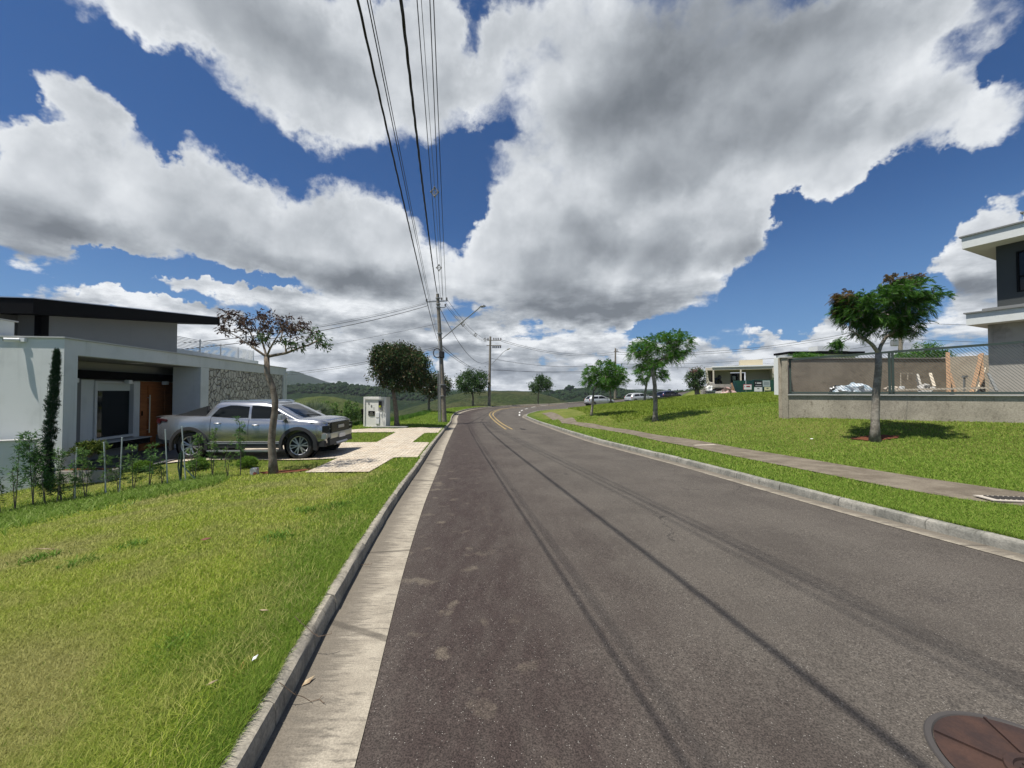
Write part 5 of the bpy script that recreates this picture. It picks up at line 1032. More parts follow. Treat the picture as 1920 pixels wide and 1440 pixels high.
# service lines to the left
hc = root_mat(house) @ Vector((-2.3, 9.5, 4.3))
cable('upper service line from the near pole over the left house roof', P(800, 569, Y1), P(341, 643, 17.5), .35, .012); cable('lower service line from the near pole over the left house roof', P(803, 573, Y1), P(330, 656, 17.2), .35, .016)
cable('thin top service line left of the near pole', P(818, 562, Y1), P(395, 640, 18.5), .25, .006); cable('thin line leaving the near pole leftwards at mid height', P(820, 607, Y1), P(250, 690, 35), .5, .008)
cable('low thin line from the near pole running left behind the white kiosk', P(822, 650, Y1), P(420, 706, 38), .5, .012); cable('lowest thin line running left beside its twin behind the stone clad wall', P(822, 653, Y1), P(420, 710, 38), .5, .010)
# ---------------------------------------------------------------- hills, far woods, valley
def m_hill(c1, c2, c3, sc_=.02, bm=1.0):
    def f(n, bs):
        v = wpos(n); c = n.mix(n.ramp(n.noise(v, sc_, 5, .6), .4, .6), c1, c2); c = n.mix(n.ramp(n.noise(v, sc_*6, 5, .65), .5, .68), c, c3)
        g = n.noise(v, sc_*25, 4, .7); c = n.mix(1.0, c, n.ramp(g, .3, .7, .6, 1.3), 'MULTIPLY'); n.link(c, bs.inputs['Base Color']); bump(n, bs, g, 1, bm)
    return f
M_WOODH = mat('wooded_hillside', m_hill((.012, .026, .010), (.022, .040, .014), (.03, .045, .018), .012, 4), rough=1, spec=.05)
M_PAST = mat('hill_pasture', m_hill((.040, .060, .014), (.060, .075, .022), (.022, .042, .012), .02, 1.0), rough=1, spec=.05)
M_SCRUB = mat('scrubby_hillside', m_hill((.036, .050, .018), (.055, .060, .026), (.018, .032, .012), .02, 1.5), rough=1, spec=.05)
M_FARM = mat('far_mountain', m_hill((.020, .036, .022), (.026, .046, .026), (.016, .03, .02), .006, 8), rough=1, spec=.05)
from mathutils import noise as mnoise
def ridge(label, D, crest, m, foot=-46, rough_=1.0, n=260, near=.55, px0=-700, px1=2700):
    xs = np.linspace(px0, px1, n); cp = np.interp(xs, [c[0] for c in crest], [c[1] for c in crest]); V = []; K = 26
    for x, cy in zip(xs, cp):
        u = (x-960)/FPX; zc = CAMZ+(735-cy)*D/FPX
        for j in range(K+1):
            t_ = j/K
            if t_ <= .8: q = t_/.8; y = D*(near+(1-near)*q); z = foot+(zc-foot)*(math.sin(q*math.pi/2)**1.15)
            else: q = (t_-.8)/.2; y = D*(1+.25*q); z = zc-(zc-foot)*.5*q*q
            X = u*y; nz = mnoise.fractal(Vector((X, y, D))*(3.5/D), .9, 2.1, 4)*rough_*D*.010; V.append((X, y, z+nz*min(1, abs(1-t_/.8)*6+.12)))
    V = np.array(V); i = np.arange(len(V)).reshape(n, K+1); F = np.stack([i[:-1, :-1], i[1:, :-1], i[1:, 1:], i[:-1, 1:]], -1).reshape(-1, 4)
    o = npmesh('hills', V, F, m, k=4, smooth=True); tag(o, label, kind='structure'); return V.reshape(n, K+1, 3), xs
ridge('bluish far mountain and horizon range', 1500, [(-700, 716), (0, 715), (300, 712), (470, 704), (525, 699), (548, 697), (562, 700), (580, 707), (600, 715), (620, 721), (680, 727), (760, 730), (1000, 733), (1180, 731), (1230, 730), (1290, 735), (1500, 733), (2700, 731)], M_FARM)
Vf, xf = ridge('dark wooded ridge', 430, [(-700, 722), (400, 722), (530, 726), (560, 725), (600, 724), (640, 725), (700, 731), (760, 735), (830, 738), (900, 740), (960, 739), (1010, 738), (1050, 735), (1080, 731), (1130, 730), (1170, 733), (1200, 739), (1240, 737), (1300, 735), (1340, 737), (1500, 742), (2700, 742)], M_WOODH, rough_=1.3)
ridge('scrubby green hill beyond the bend', 250, [(-700, 830), (640, 830), (700, 786), (760, 770), (800, 756), (840, 742), (870, 736), (910, 733.5), (960, 732.5), (1000, 735), (1030, 742), (1060, 752), (1090, 765), (1300, 800), (2700, 800)], M_SCRUB, foot=-30)
ridge('smooth pasture hill behind the palm', 190, [(-700, 800), (430, 775), (500, 763), (540, 753), (570, 745), (600, 742), (630, 744), (660, 751), (690, 761), (740, 778), (800, 800), (2700, 830)], M_PAST, foot=-30, rough_=.5)
mb = MB(); mb.add([(-2300, -450, -47), (2300, -450, -47), (2300, 2300, -47), (-2300, 2300, -47)], [(0, 1, 2, 3)]); tag(mb.build('ground', M_PAST), 'valley floor', kind='structure')
# far woods: thousands of crowns standing on the ridge
rng = np.random.default_rng(7)
b = bmesh.new(); bmesh.ops.create_icosphere(b, subdivisions=2, radius=1); ico = np.array([v.co[:] for v in b.verts]); icf = np.array([[v.index for v in f.verts] for f in b.faces]); b.free()
def crowns(name, label, P0, rad, m, jag=.35):
    N = len(P0); nv = len(ico); sc3 = rad[:, None]*np.stack([rng.uniform(.8, 1.2, N), rng.uniform(.8, 1.2, N), rng.uniform(.7, 1.15, N)], -1)
    V = ico[None]*sc3[:, None]*(1+rng.uniform(-jag, jag, (N, nv, 1)))+P0[:, None]; F = icf[None]+(np.arange(N)*nv)[:, None, None]
    o = npmesh(name, V.reshape(-1, 3), F.reshape(-1, 3), m, k=3); return tag(o, label, kind='stuff')
sel = (xf > 380) & (xf < 2050); cand = Vf[sel]; ncol, nrow = cand.shape[:2]
def pick(N, r0, r1):
    a_ = rng.integers(0, ncol-1, N); r_ = rng.uniform(r0, r1, N); i0 = np.floor(r_).astype(int); f = (r_-i0)[:, None]; g_ = rng.uniform(0, 1, (N, 1))
    return (cand[a_, i0]*(1-f)+cand[a_, i0+1]*f)*(1-g_)+(cand[a_+1, i0]*(1-f)+cand[a_+1, i0+1]*f)*g_
M_FOR = leafmat('far_forest_crowns', [(.007, .018, .006), (.014, .030, .009), (.010, .022, .010), (.022, .038, .014)], trans=0, rough=1)
Pf = np.concatenate([pick(6500, 13, 21.5), pick(1500, 20, 21.4)]); rf_ = rng.uniform(.9, 2.3, len(Pf)); big = rng.random(len(Pf)) < .03; rf_[big] *= 1.5; Pf[:, 2] += rf_*.35
crowns('forest', 'dark woodland covering the far ridge', Pf, rf_, M_FOR)
# clump of taller trees on the skyline
sky = np.array([[*P(x, y, 425)] for x, y in ((636, 720), (641, 721), (647, 722), (651, 723), (686, 727), (711, 729), (1065, 729), (1072, 727), (1120, 727), (1131, 725), (1134, 729), (1062, 732), (1046, 734), (1310, 731))]); crowns('forest', 'taller trees breaking the skyline of the far ridge', sky, rng.uniform(2.2, 3.4, len(sky)), M_FOR, .5)

hz = MB(); hz.bb(-2350, 2350, -480, 2350, -49, 110); M_HZ = bpy.data.materials.new('haze'); M_HZ.use_nodes = True; n_ = M_HZ.node_tree.nodes; n_.remove(n_['Principled BSDF'])
pv = n_.new('ShaderNodeVolumePrincipled'); pv.inputs['Color'].default_value = (.80, .88, 1, 1); pv.inputs['Density'].default_value = .00016; pv.inputs['Anisotropy'].default_value = .2
M_HZ.node_tree.links.new(pv.outputs[0], n_['Material Output'].inputs['Volume']); tag(hz.build('haze', M_HZ), 'thin blue air between the street and the far hills', kind='stuff')
# ---------------------------------------------------------------- trees
M_BARK = mat('grey_brown_bark', two((.13, .105, .08), (.22, .19, .155), 9, .35, .65, fine=(45, .35, .01), bs_=.8), rough=.95, spec=.1)
M_BARKL = mat('pale_lichen_bark', two((.17, .15, .125), (.30, .275, .235), 7, .4, .62, fine=(40, .35, .012), bs_=.8), rough=.95, spec=.1)
def leaves(rng, C0, n, spread, L, Wd, droop=.4, up=.3, out=None):
    """n narrow leaves round each clump centre: rhombi folded along the rib"""
    N = len(C0)*n; c = np.repeat(C0, n, 0)+rng.normal(0, 1, (N, 3))*spread
    d = rng.normal(0, 1, (N, 3)); d[:, 2] -= droop
    if out is not None: d += np.repeat(out, n, 0)*1.1
    d /= np.linalg.norm(d, axis=1)[:, None]; nr = rng.normal(0, 1, (N, 3)); nr[:, 2] += up*3; s = np.cross(d, nr); s /= np.linalg.norm(s, axis=1)[:, None]+1e-9; nn = np.cross(s, d)
    l = (L*rng.uniform(.65, 1.25, N))[:, None]; w = (Wd*rng.uniform(.7, 1.2, N))[:, None]
    V = np.stack([c, c+d*l*.45+s*w*.5+nn*w*.12, c+d*l-nn*l*.12, c+d*l*.45-s*w*.5+nn*w*.12], 1)
    F = np.arange(N*4).reshape(N, 4); return V.reshape(-1, 3), F
def fronds(rng, C0, n, L, out, nl=9, lw=.012, ll=.04, droop=.35):
    """feathery pinnate fronds: pairs of tiny leaflets along a drooping rib"""
    N = len(C0)*n; c = np.repeat(C0, n, 0)+rng.normal(0, .03, (N, 3)); d = rng.normal(0, .7, (N, 3))+np.repeat(out, n, 0)*.9; d[:, 2] += .1; d /= np.linalg.norm(d, axis=1)[:, None]
    nr = rng.normal(0, .5, (N, 3)); nr[:, 2] += 1; s = np.cross(d, nr); s /= np.linalg.norm(s, axis=1)[:, None]+1e-9; l = L*rng.uniform(.6, 1.25, N); VV = []
    for k in range(nl):
        t_ = (k+.6)/nl; p = c+d*(l*t_)[:, None]; p[:, 2] -= droop*l*t_*t_; wl = ll*(1-.55*abs(t_-.45)*1.6)
        for sg in (-1, 1):
            a = s*sg*.9+d*.45; b_ = d*lw; e_ = p+a*wl; e_[:, 2] -= .3*wl; VV.append(np.stack([p-b_*.5, (p+e_)/2-b_*.8, e_, (p+e_)/2+b_*.8], 1))
    V = np.stack(VV, 1).reshape(-1, 3); return V, np.arange(len(V)).reshape(-1, 4)
def tree(name, label, cat, Y, trunk, lobes, depth, nclump, leaf, mats, r0, seed=1, bark=None, group=None, limbs=(), shell=.45, extra=(), tips=2.2):
    """trunk and lobes are given as they stand at distance Y: px points and px ellipses with a depth radius in metres"""
    rg = np.random.default_rng(seed); k = Y/FPX; tr = [P(x, y, Y) for x, y in trunk]; g0 = gz(tr[0].x, Y) if not onroad(tr[0].x, Y) else gr(tr[0].x, Y)
    base = Vector((tr[0].x, Y, g0)); tr[0] = base-Vector((0, 0, .1)); t_ = thing(name, label, cat, base, group=group)
    nodes = []; par = []; fixed = []
    def addnode(p, pa): nodes.append(Vector(p)); par.append(pa); return len(nodes)-1
    last = -1
    for i, p in enumerate(tr):
        if i and (tr[i]-tr[i-1]).length > .35:
            m = int((tr[i]-tr[i-1]).length/.3)
            for q in range(1, m): last = addnode(tr[i-1].lerp(tr[i], q/m)+Vector(rg.normal(0, .012, 3)), last)
        last = addnode(p, last)
    ntrunk = len(nodes); fork = last; starts = list(range(max(0, ntrunk-1), ntrunk))
    for lm in limbs:
        la = fork; pts = [nodes[fork]]+[P(x, y, Y+dy) for x, y, dy in lm]
        for i in range(1, len(pts)):
            m = max(1, int((pts[i]-pts[i-1]).length/.22))
            for q in range(1, m+1): la = addnode(pts[i-1].lerp(pts[i], q/m)+Vector(rg.normal(0, .01, 3)), la); starts.append(la)
    att = []; cols = []; area = np.array([l[2]*l[3] for l in lobes], float); area /= area.sum()
    for q in range(nclump):
        l = lobes[rg.choice(len(lobes), p=area)]; v = rg.normal(0, 1, 3); v /= np.linalg.norm(v); rr = rg.uniform(shell, 1)**.6*rg.uniform(.85, 1.08)
        dz = l[4] if len(l) > 4 and l[4] is not None else depth
        att.append(P(l[0], l[1], Y)+Vector((v[0]*l[2]*k*rr, v[1]*dz*rr, v[2]*l[3]*k*rr))); cols.append(l[5] if len(l) > 5 else 0)
    att_a = np.array([a_[:] for a_ in att]); order = np.argsort([(a_-nodes[fork]).length for a_ in att]); avail = list(starts)
    for q in order:
        a_ = att[q]; A_ = np.array([nodes[i][:] for i in avail]); dd = np.linalg.norm(A_-np.array(a_[:]), axis=1)+np.where(A_[:, 2] > a_.z, .25*depth, 0); i = avail[int(np.argmin(dd))]; p0 = nodes[i]; m = max(1, min(6, int((a_-p0).length/.16))); la = i
        for w in range(1, m+1):
            f = w/m; pp_ = p0.lerp(a_, f)+Vector((0, 0, math.sin(f*math.pi)*.06*(a_-p0).length))+Vector(rg.normal(0, .02*depth*(f < 1), 3)); la = addnode(pp_, la); avail.append(la)
    cnt = [0]*len(nodes); ch = [[] for _ in nodes]
    for i in range(len(nodes)-1, -1, -1):
        if par[i] >= 0: ch[par[i]].append(i)
    for i in range(len(nodes)-1, -1, -1): cnt[i] = sum(cnt[c] for c in ch[i]) or 1
    tot = cnt[0]; rad = [max(.004*Y/10 if Y < 30 else .012, r0*.62*(c/tot)**.5) for c in cnt]
    for i in range(ntrunk): f = i/max(1, ntrunk-1); rad[i] = r0*(1.0+.45*max(0, 1-f*7)-.30*f)
    mbT = MB(); mbB = MB(); done = set()
    mbT.tube(nodes[:ntrunk], rad[:ntrunk], 12)
    stack = [(ntrunk-1, c) for c in ch[ntrunk-1]]+[(i, c) for i in range(ntrunk-1) for c in ch[i] if c >= ntrunk]
    while stack:
        a0, c = stack.pop(); pts = [nodes[a0], nodes[c]]; rr = [min(rad[c]*1.15, rad[a0]), rad[c]]
        while ch[c]:
            cc = max(ch[c], key=lambda z_: cnt[z_])
            for o_ in ch[c]:
                if o_ != cc: stack.append((c, o_))
            c = cc; pts.append(nodes[c]); rr.append(rad[c])
        rr[-1] *= .6
        if Y > 30 and rr[0] < .02: continue
        mbB.tube(pts, rr, 6 if rr[0] > .02 else 4, cap=False)
    bk = bark or M_BARK
    mbT.build('trunk', bk, t_, smooth=True, fix=False); mbB.build('branch', bk, t_, smooth=True, fix=False)
    cen = att_a.mean(0); out = att_a-cen; out /= np.linalg.norm(out, axis=1)[:, None]+1e-9; ck = np.array(cols)
    for ci, m in enumerate(mats):
        s_ = ck == ci
        if not s_.any(): continue
        if leaf[0] == 'f': V, F = fronds(rg, att_a[s_], leaf[1], leaf[2], out[s_], *leaf[3:])
        else: V, F = leaves(rg, att_a[s_], leaf[1], leaf[2], leaf[3], leaf[4], leaf[5], out=out[s_])
        npmesh('crown', V, F, m, t_, k=4)
    return t_
L_BRN = leafmat('bronze_brown_leaves', [(0.045, 0.027, 0.027), (0.083, 0.045, 0.033), (0.033, 0.027, 0.021), (0.112, 0.068, 0.045)], trans=.25)
L_DKG = leafmat('dark_green_leaves', [(0.024, 0.061, 0.020), (0.045, 0.101, 0.024), (0.072, 0.121, 0.036), (0.028, 0.069, 0.028)], trans=.25)
L_DK2 = leafmat('dark_glossy_leaves_with_red', [(0.021, 0.051, 0.018), (0.033, 0.072, 0.024), (0.051, 0.090, 0.030), (0.112, 0.072, 0.038), (0.042, 0.078, 0.027)], trans=.2, rough=.4)
L_MID = leafmat('fresh_green_leaves', [(0.030, 0.105, 0.015), (0.060, 0.173, 0.021), (0.105, 0.225, 0.030), (0.045, 0.128, 0.018)], trans=.4)
L_FEA = leafmat('feathery_green_leaves', [(0.021, 0.078, 0.012), (0.045, 0.128, 0.018), (0.083, 0.173, 0.024), (0.033, 0.098, 0.015)], trans=.35)
L_RUS = leafmat('rusty_young_leaves', [(0.156, 0.098, 0.039), (0.111, 0.091, 0.033), (0.208, 0.130, 0.058)], trans=.35)
L_PNK = leafmat('pink_blossom', [(.45, .22, .24), (.35, .15, .15)], trans=.3)
tree('sparse_tree', 'sparse brown leaved young tree in a red soil pit in front of the silver pickup', 'tree', 8.85, [(513, 888), (509, 829), (515, 775), (516, 752), (511, 725), (501, 700), (500, 669)],
     [(436, 593, 22, 13, .5, 0), (424, 618, 14, 14, .3, 0), (465, 612, 30, 18, .8, 0), (500, 600, 30, 20, .9, 0), (535, 612, 30, 18, .9, 0), (560, 622, 30, 14, .8, 0), (470, 640, 22, 10, .4, 0), (512, 636, 26, 12, .6, 1), (550, 645, 24, 10, .6, 1), (592, 632, 24, 18, .6, 1), (610, 645, 12, 12, .4, 1), (560, 605, 18, 10, .5, 0)],
     .8, 240, ('l', 9, .035, .09, .032, .9), [L_BRN, L_DKG], .082, 3, limbs=[[(475, 650, -.1), (440, 630, -.25), (424, 618, -.3)], [(536, 662, .1), (562, 652, .25), (596, 640, .2)], [(492, 640, .2), (480, 615, .5)], [(515, 640, -.3), (530, 612, -.5)]], shell=.1)
tree('round_tree', 'dark round flowering tree beside the white kiosk', 'tree', 20.8, [(745, 801), (743, 775), (739, 745), (737, 725)], [(735, 678, 40, 30), (722, 668, 22, 20), (772, 690, 32, 36), (755, 712, 40, 22), (745, 662, 28, 18), (762, 675, 34, 26), (722, 700, 24, 22), (792, 705, 12, 18)], 1.25, 950, ('l', 24, .11, .15, .06, .6), [L_DK2], .13, 5)
tree('round_tree', 'second dark tree half hidden behind the nearest pole', 'tree', 36, [(804, 772), (804, 755), (805, 742)], [(800, 722, 20, 18), (826, 722, 20, 18), (812, 712, 20, 15), (812, 735, 24, 10)], 1.3, 260, ('l', 22, .16, .2, .09, .5), [L_DK2], .13, 6)
tree('round_tree', 'green tree with domed crown left of the second pole', 'tree', 49.6, [(887, 761), (887, 748), (886, 738)], [(876, 716, 20, 16), (900, 714, 16, 18), (888, 705, 18, 12), (888, 726, 24, 10), (868, 722, 12, 10)], 1.8, 260, ('l', 20, .22, .26, .12, .4), [L_DK2 if False else L_DKG], .14, 7)
tree('small_tree', 'small lopsided dark tree alone on the outer verge of the bend', 'tree', 60, [(1009, 754), (1009, 742), (1011, 733)], [(1018, 719, 15, 13), (1002, 726, 10, 7), (1014, 712, 9, 8), (1028, 724, 8, 8)], 1.4, 170, ('l', 18, .22, .28, .13, .4), [L_DKG], .13, 8)
tree('spreading_tree', 'broad bright green tree in front of the first parked car', 'tree', 24.5, [(1109, 780), (1111, 755), (1113, 733)], [(1110, 700, 20, 14), (1132, 690, 24, 14), (1152, 698, 20, 16), (1128, 712, 32, 12), (1104, 715, 14, 10), (1162, 714, 12, 10), (1135, 682, 12, 8), (1140, 720, 20, 8)], 1.1, 420, ('f', 5, .28, 6, .028, .07, .4), [L_MID], .085, 9, bark=M_BARKL, group='spreading trees')
tree('slim_tree', 'slim tree standing behind the broad green tree near the third pole', 'tree', 42, [(1146, 748), (1144, 735), (1143, 727)], [(1142, 712, 18, 14), (1155, 705, 14, 14)], 1.1, 130, ('l', 18, .2, .24, .11, .4), [L_MID], .11, 10)
tree('spreading_tree', 'flat topped bright green tree with pale trunk left of the walled plot', 'tree', 20, [(1228.5, 791), (1229, 760), (1228, 725), (1224, 700), (1223, 690)], [(1205, 652, 24, 17), (1240, 642, 34, 17), (1275, 648, 20, 19), (1235, 664, 40, 14), (1262, 634, 18, 12), (1193, 662, 12, 10), (1215, 682, 20, 9), (1258, 672, 22, 9), (1280, 668, 10, 6)], 1.35, 620, ('f', 5, .27, 7, .022, .06, .4), [L_MID], .125, 11, bark=M_BARKL, group='spreading trees', limbs=[[(1210, 672, .2), (1200, 660, .3)], [(1245, 668, -.2), (1265, 655, -.3)]])
tree('spreading_tree', 'smaller tree behind the flat topped one, before the second silver car', 'tree', 39.5, [(1208, 752), (1210, 735), (1213, 715)], [(1208, 700, 17, 16), (1228, 692, 18, 16), (1240, 704, 13, 10), (1218, 686, 14, 10)], 1.4, 220, ('f', 4, .42, 5, .06, .13, .4), [L_MID], .13, 12, bark=M_BARKL, group='spreading trees')
t9 = tree('round_tree', 'dark round tree with pinkish top left of the construction house', 'tree', 47, [(1307, 746), (1307, 735), (1306, 728)], [(1296, 712, 10, 12), (1312, 708, 11, 14), (1304, 700, 13, 9), (1305, 720, 15, 8), (1304, 696, 9, 4, .7, 1)], 1.0, 210, ('l', 20, .16, .2, .09, .4), [L_DKG, L_PNK], .35, 13)
tree('round_tree', 'small dark tree with pink blossom just left of the fence pillar', 'tree', 44, [(1465, 738), (1465, 722)], [(1461, 706, 9, 9), (1470, 698, 9, 10), (1466, 692, 6, 5, .5, 1)], .6, 110, ('l', 18, .14, .18, .08, .4), [L_DKG, L_PNK], .12, 14)
tree('leaning_tree', 'large forked tree with feathery wind swept crown in front of the chain link fence', 'tree', 11, [(1640, 829), (1641, 800), (1642, 760), (1645, 715), (1647, 690), (1647, 662)],
     [(1580, 558, 13, 12, .3, 1), (1586, 590, 20, 18, .5, 0), (1590, 580, 12, 14, .4, 1), (1596, 572, 24, 24, .6, 0), (1569, 641, 12, 7, .2, 0), (1612, 575, 26, 24, .8, 0), (1645, 560, 32, 20, 1.0, 0), (1672, 556, 30, 20, 1.3, 0), (1692, 570, 27, 23, 1.3, 0), (1722, 560, 16, 11, .4, 0), (1686, 596, 24, 17, .9, 0), (1672, 585, 30, 24, 1.0, 0), (1630, 600, 26, 16, .7, 0), (1685, 618, 20, 14, .7, 0), (1700, 527, 20, 8, .5, 1), (1690, 537, 30, 10, .7, 0), (1668, 523, 10, 6, .3, 1), (1620, 622, 20, 8, .4, 0)],
     1.0, 1100, ('f', 5, .175, 9, .016, .05, .5), [L_FEA, L_RUS], .105, 15, bark=M_BARKL, limbs=[[(1660, 632, .1), (1670, 606, .25), (1676, 580, .4)], [(1634, 646, -.05), (1617, 631, -.15), (1592, 618, -.25), (1595, 600, -.3)], [(1665, 610, .9), (1690, 590, 1.2)]], shell=.15)
tree('garden_tree', 'low wide green tree top showing above the rear plot wall', 'tree', 30, [(1712, 735), (1712, 690)], [(1700, 668, 20, 7), (1735, 664, 26, 9), (1758, 668, 14, 9), (1733, 651, 12, 5)], 1.1, 200, ('l', 18, .14, .17, .07, .3), [L_MID], .1, 16)
tree('garden_tree', 'low green shrub top peeping over the flat roof behind the fence', 'shrub', 27, [(1513, 735), (1513, 690)], [(1508, 668, 18, 4), (1530, 669, 12, 3)], .6, 70, ('l', 18, .1, .13, .05, .3), [L_MID], .06, 17)
# soil pits
M_SOIL = mat('red_brown_soil', two((.15, .055, .03), (.09, .038, .024), 8, fine=(50, .4, .02), bs_=.8), rough=1, spec=.05)
def blob_poly(cx, cy, rx, ry, n=18, seed=0):
    rr = random.Random(seed); return [(cx+math.cos(2*math.pi*i/n)*rx*rr.uniform(.8, 1.15), cy+math.sin(2*math.pi*i/n)*ry*rr.uniform(.8, 1.15)) for i in range(n)]
drape('soil', [blob_poly(-5.25, 8.95, .62, .22, seed=1)], M_SOIL, .022, hland, .2, 'red soil pit of the sparse brown tree'); drape('soil', [blob_poly(10.6, 11.25, .62, .28, seed=2)], M_SOIL, .03, hland, .2, 'dark soil pit of the large forked tree')
drape('soil', [blob_poly(-1.42, 2.12, .055, .13, seed=3), ], mat('orange_earth', two((.42, .19, .075), (.30, .13, .06), 30, fine=(150, .3)), rough=1), .022, lambda X, Y: hland(X, Y), .1, 'orange earth spilled on the kerb')
# ---------------------------------------------------------------- shrubs, saplings, palm
def plantthing(name, label, cat, base, stems, V, F, m, group=None, part='foliage', stemm=None):
    t_ = thing(name, label, cat, base, group=group)
    if stems.v: stems.build('stem', stemm or M_BARK, t_, fix=False)
    npmesh(part, V, F, m, t_, k=4); return t_
L_SAP = leafmat('sapling_leaves', [(0.062, 0.132, 0.039), (0.105, 0.203, 0.053), (0.176, 0.281, 0.078), (0.053, 0.105, 0.035)], trans=.4)
L_PODO = leafmat('narrow_dark_needles', [(0.042, 0.104, 0.034), (0.085, 0.180, 0.053), (0.142, 0.265, 0.076)], trans=.3)
def sapling(label, px, pyb, pyt, Y, width, dens, m, seed, L=.07, W_=.017, nst=2):
    rg = np.random.default_rng(seed); b_ = P(px, pyb, Y); b_.z = gz(b_.x, Y)-.02; h = P(px, pyt, Y).z-b_.z; st = MB(); C_ = []; O_ = []
    for s in range(nst):
        a_ = rg.uniform(0, 6.28); tip = b_+Vector((math.cos(a_)*width*.5, math.sin(a_)*width*.4, h*(1 if s == 0 else rg.uniform(.5, .85)))); mid = b_.lerp(tip, .5)+Vector((*rg.normal(0, .02, 2), 0)); pts = [b_, mid, tip]; st.tube(pts, [.010, .007, .003], 5)
        for k in range(int(dens*(1 if s == 0 else .6))):
            f = rg.uniform(.25, 1)**.8; p = b_.lerp(mid, f*2) if f < .5 else mid.lerp(tip, f*2-1); o_ = np.array([*rg.normal(0, 1, 2), .4]); o_ /= np.linalg.norm(o_); ln = rg.uniform(.03, width*.75)*(1.15-f*.6); C_.append(np.array(p[:])+o_*ln); O_.append(o_)
            if k % 2 == 0: st.tube([p, p+Vector(o_)*ln], [.003, .0015], 3, cap=False)
    V, F = leaves(rg, np.array(C_), 9, .018, L, W_, -.3, out=np.array(O_)); return plantthing('hedge_sapling', label, 'sapling', b_, st, V, F, m, 'young hedge saplings')
SAPS = [(2, 940, 862, 7.4, .10, 16, L_DKG, 'dark sapling at the far left edge of the hedge row'), (28, 958, 828, 7.55, .16, 22, L_PODO, 'tall airy sapling before the low white garden wall'), (62, 952, 812, 7.7, .30, 90, L_PODO, 'bushiest tall podocarpus sapling by the cypress'), (84, 948, 850, 7.7, .18, 40, L_PODO, 'dense short sapling right of the bushiest one'),
        (106, 947, 850, 7.7, .12, 26, L_DKG, 'thin dark sapling under the cypress'), (116, 930, 843, 7.9, .16, 22, L_PODO, 'bright feathery sapling at the white wall corner'), (136, 945, 858, 7.75, .14, 22, L_PODO, 'short sapling beside the first white stake'), (160, 940, 840, 7.85, .15, 26, L_SAP, 'leafy sapling before the concrete planter'),
        (196, 934, 830, 7.95, .14, 18, L_SAP, 'slender sapling tied at the second white stake'), (222, 929, 858, 8.0, .10, 14, L_DKG, 'low sapling beside the third white stake'), (249, 924, 838, 8.05, .15, 24, L_SAP, 'sapling in front of the left round bush'), (279, 917, 836, 8.1, .15, 24, L_PODO, 'sapling between the left round bush and the fourth stake'),
        (304, 912, 852, 8.2, .10, 12, L_SAP, 'sparse twiggy sapling left of the fourth stake'), (365, 897, 815, 8.4, .18, 24, L_SAP, 'wide sparse sapling in front of the pickup rear wheel'), (398, 891, 806, 8.5, .14, 20, L_SAP, 'yellow tipped sapling before the pickup rear door'), (427, 889, 830, 8.6, .14, 10, L_SAP, 'almost bare sapling before the pickup sill'), (451, 886, 783, 8.7, .16, 26, L_PODO, 'tallest sapling nearest the sparse brown tree')]
for i, (px, yb_, yt_, Y, w_, dn, m, lb) in enumerate(SAPS): sapling(lb, px, yb_, yt_, Y, w_, dn, m, 40+i)
M_STK = mat('white_plastic_stake', base=(.42, .46, .44), rough=.5)
for (x0, y0, x1, y1, Y), lb in zip(((144, 840, 140, 942, 7.8), (195, 830, 199, 936, 7.95), (229, 821, 224, 930, 8.0), (310, 806, 314.5, 908, 8.2), (341, 800, 349, 902, 8.3)), ('leaning white stake nearest the planter box', 'white stake left of centre of the hedge row', 'upright white stake before the round bush', 'white stake before the pickup bumper', 'tall white stake with dark hose before the rear wheel')):
    a_ = P(x1, y1, Y); a_.z = gz(a_.x, Y)-.05; mb = MB(); mb.tube([a_, P(x0, y0, Y)], .011, 8); mb.tube([P(x0, y0, Y), P(x0, y0, Y)+Vector((0, 0, .012))], [.014, .012], 8); o = mb.build('plant_stake', M_STK); c_ = a_.copy(); o.data.transform(Matrix.Translation(-c_)); o.location = c_; tag(o, lb, 'stake', 'white plant stakes')
hp = [P(337, 850, 8.3), P(334, 875, 8.3), P(338, 900, 8.25), P(352, 902, 8.2), P(366, 898, 8.2), P(340, 870, 8.35), P(345, 850, 8.35)]; mb = MB(); mb.tube(hp, .014, 6); mb.tube([P(341, 846, 8.3), P(338, 905, 8.3)], .022, 6); tag(mb.build('garden_hose', mat('dark_green_hose', base=(.01, .035, .02), rough=.5)), 'dark green garden hose looped on a dark stub by the tall stake', 'hose')
def bush(name, label, px, py, Y, r, seed, m, group=None, n=260, L=.035, W_=.018, sq=.8):
    rg = np.random.default_rng(seed); c_ = P(px, py, Y); c_.z = gz(c_.x, Y) if name == 'round_bush' else c_.z; b_ = c_.copy(); st = MB()
    v = rg.normal(0, 1, (n, 3)); v /= np.linalg.norm(v, axis=1)[:, None]; v[:, 2] = np.abs(v[:, 2])*1.0-.15; rr = rg.uniform(.55, 1.05, n)[:, None]; cc = np.array(b_[:])+np.array([0, 0, r*.55])+v*rr*np.array([r, r, r*sq])
    for k in range(14): st.tube([b_, Vector(cc[k])], [.008, .003], 4, cap=False)
    V, F = leaves(rg, cc, 22, .025, L, W_, -.2, out=v); return plantthing(name, label, 'bush', b_, st, V, F, m, group)
L_BUSH = leafmat('bright_bush_leaves', [(0.068, 0.149, 0.016), (0.121, 0.230, 0.027), (0.162, 0.270, 0.041), (0.041, 0.095, 0.014)], trans=.4)
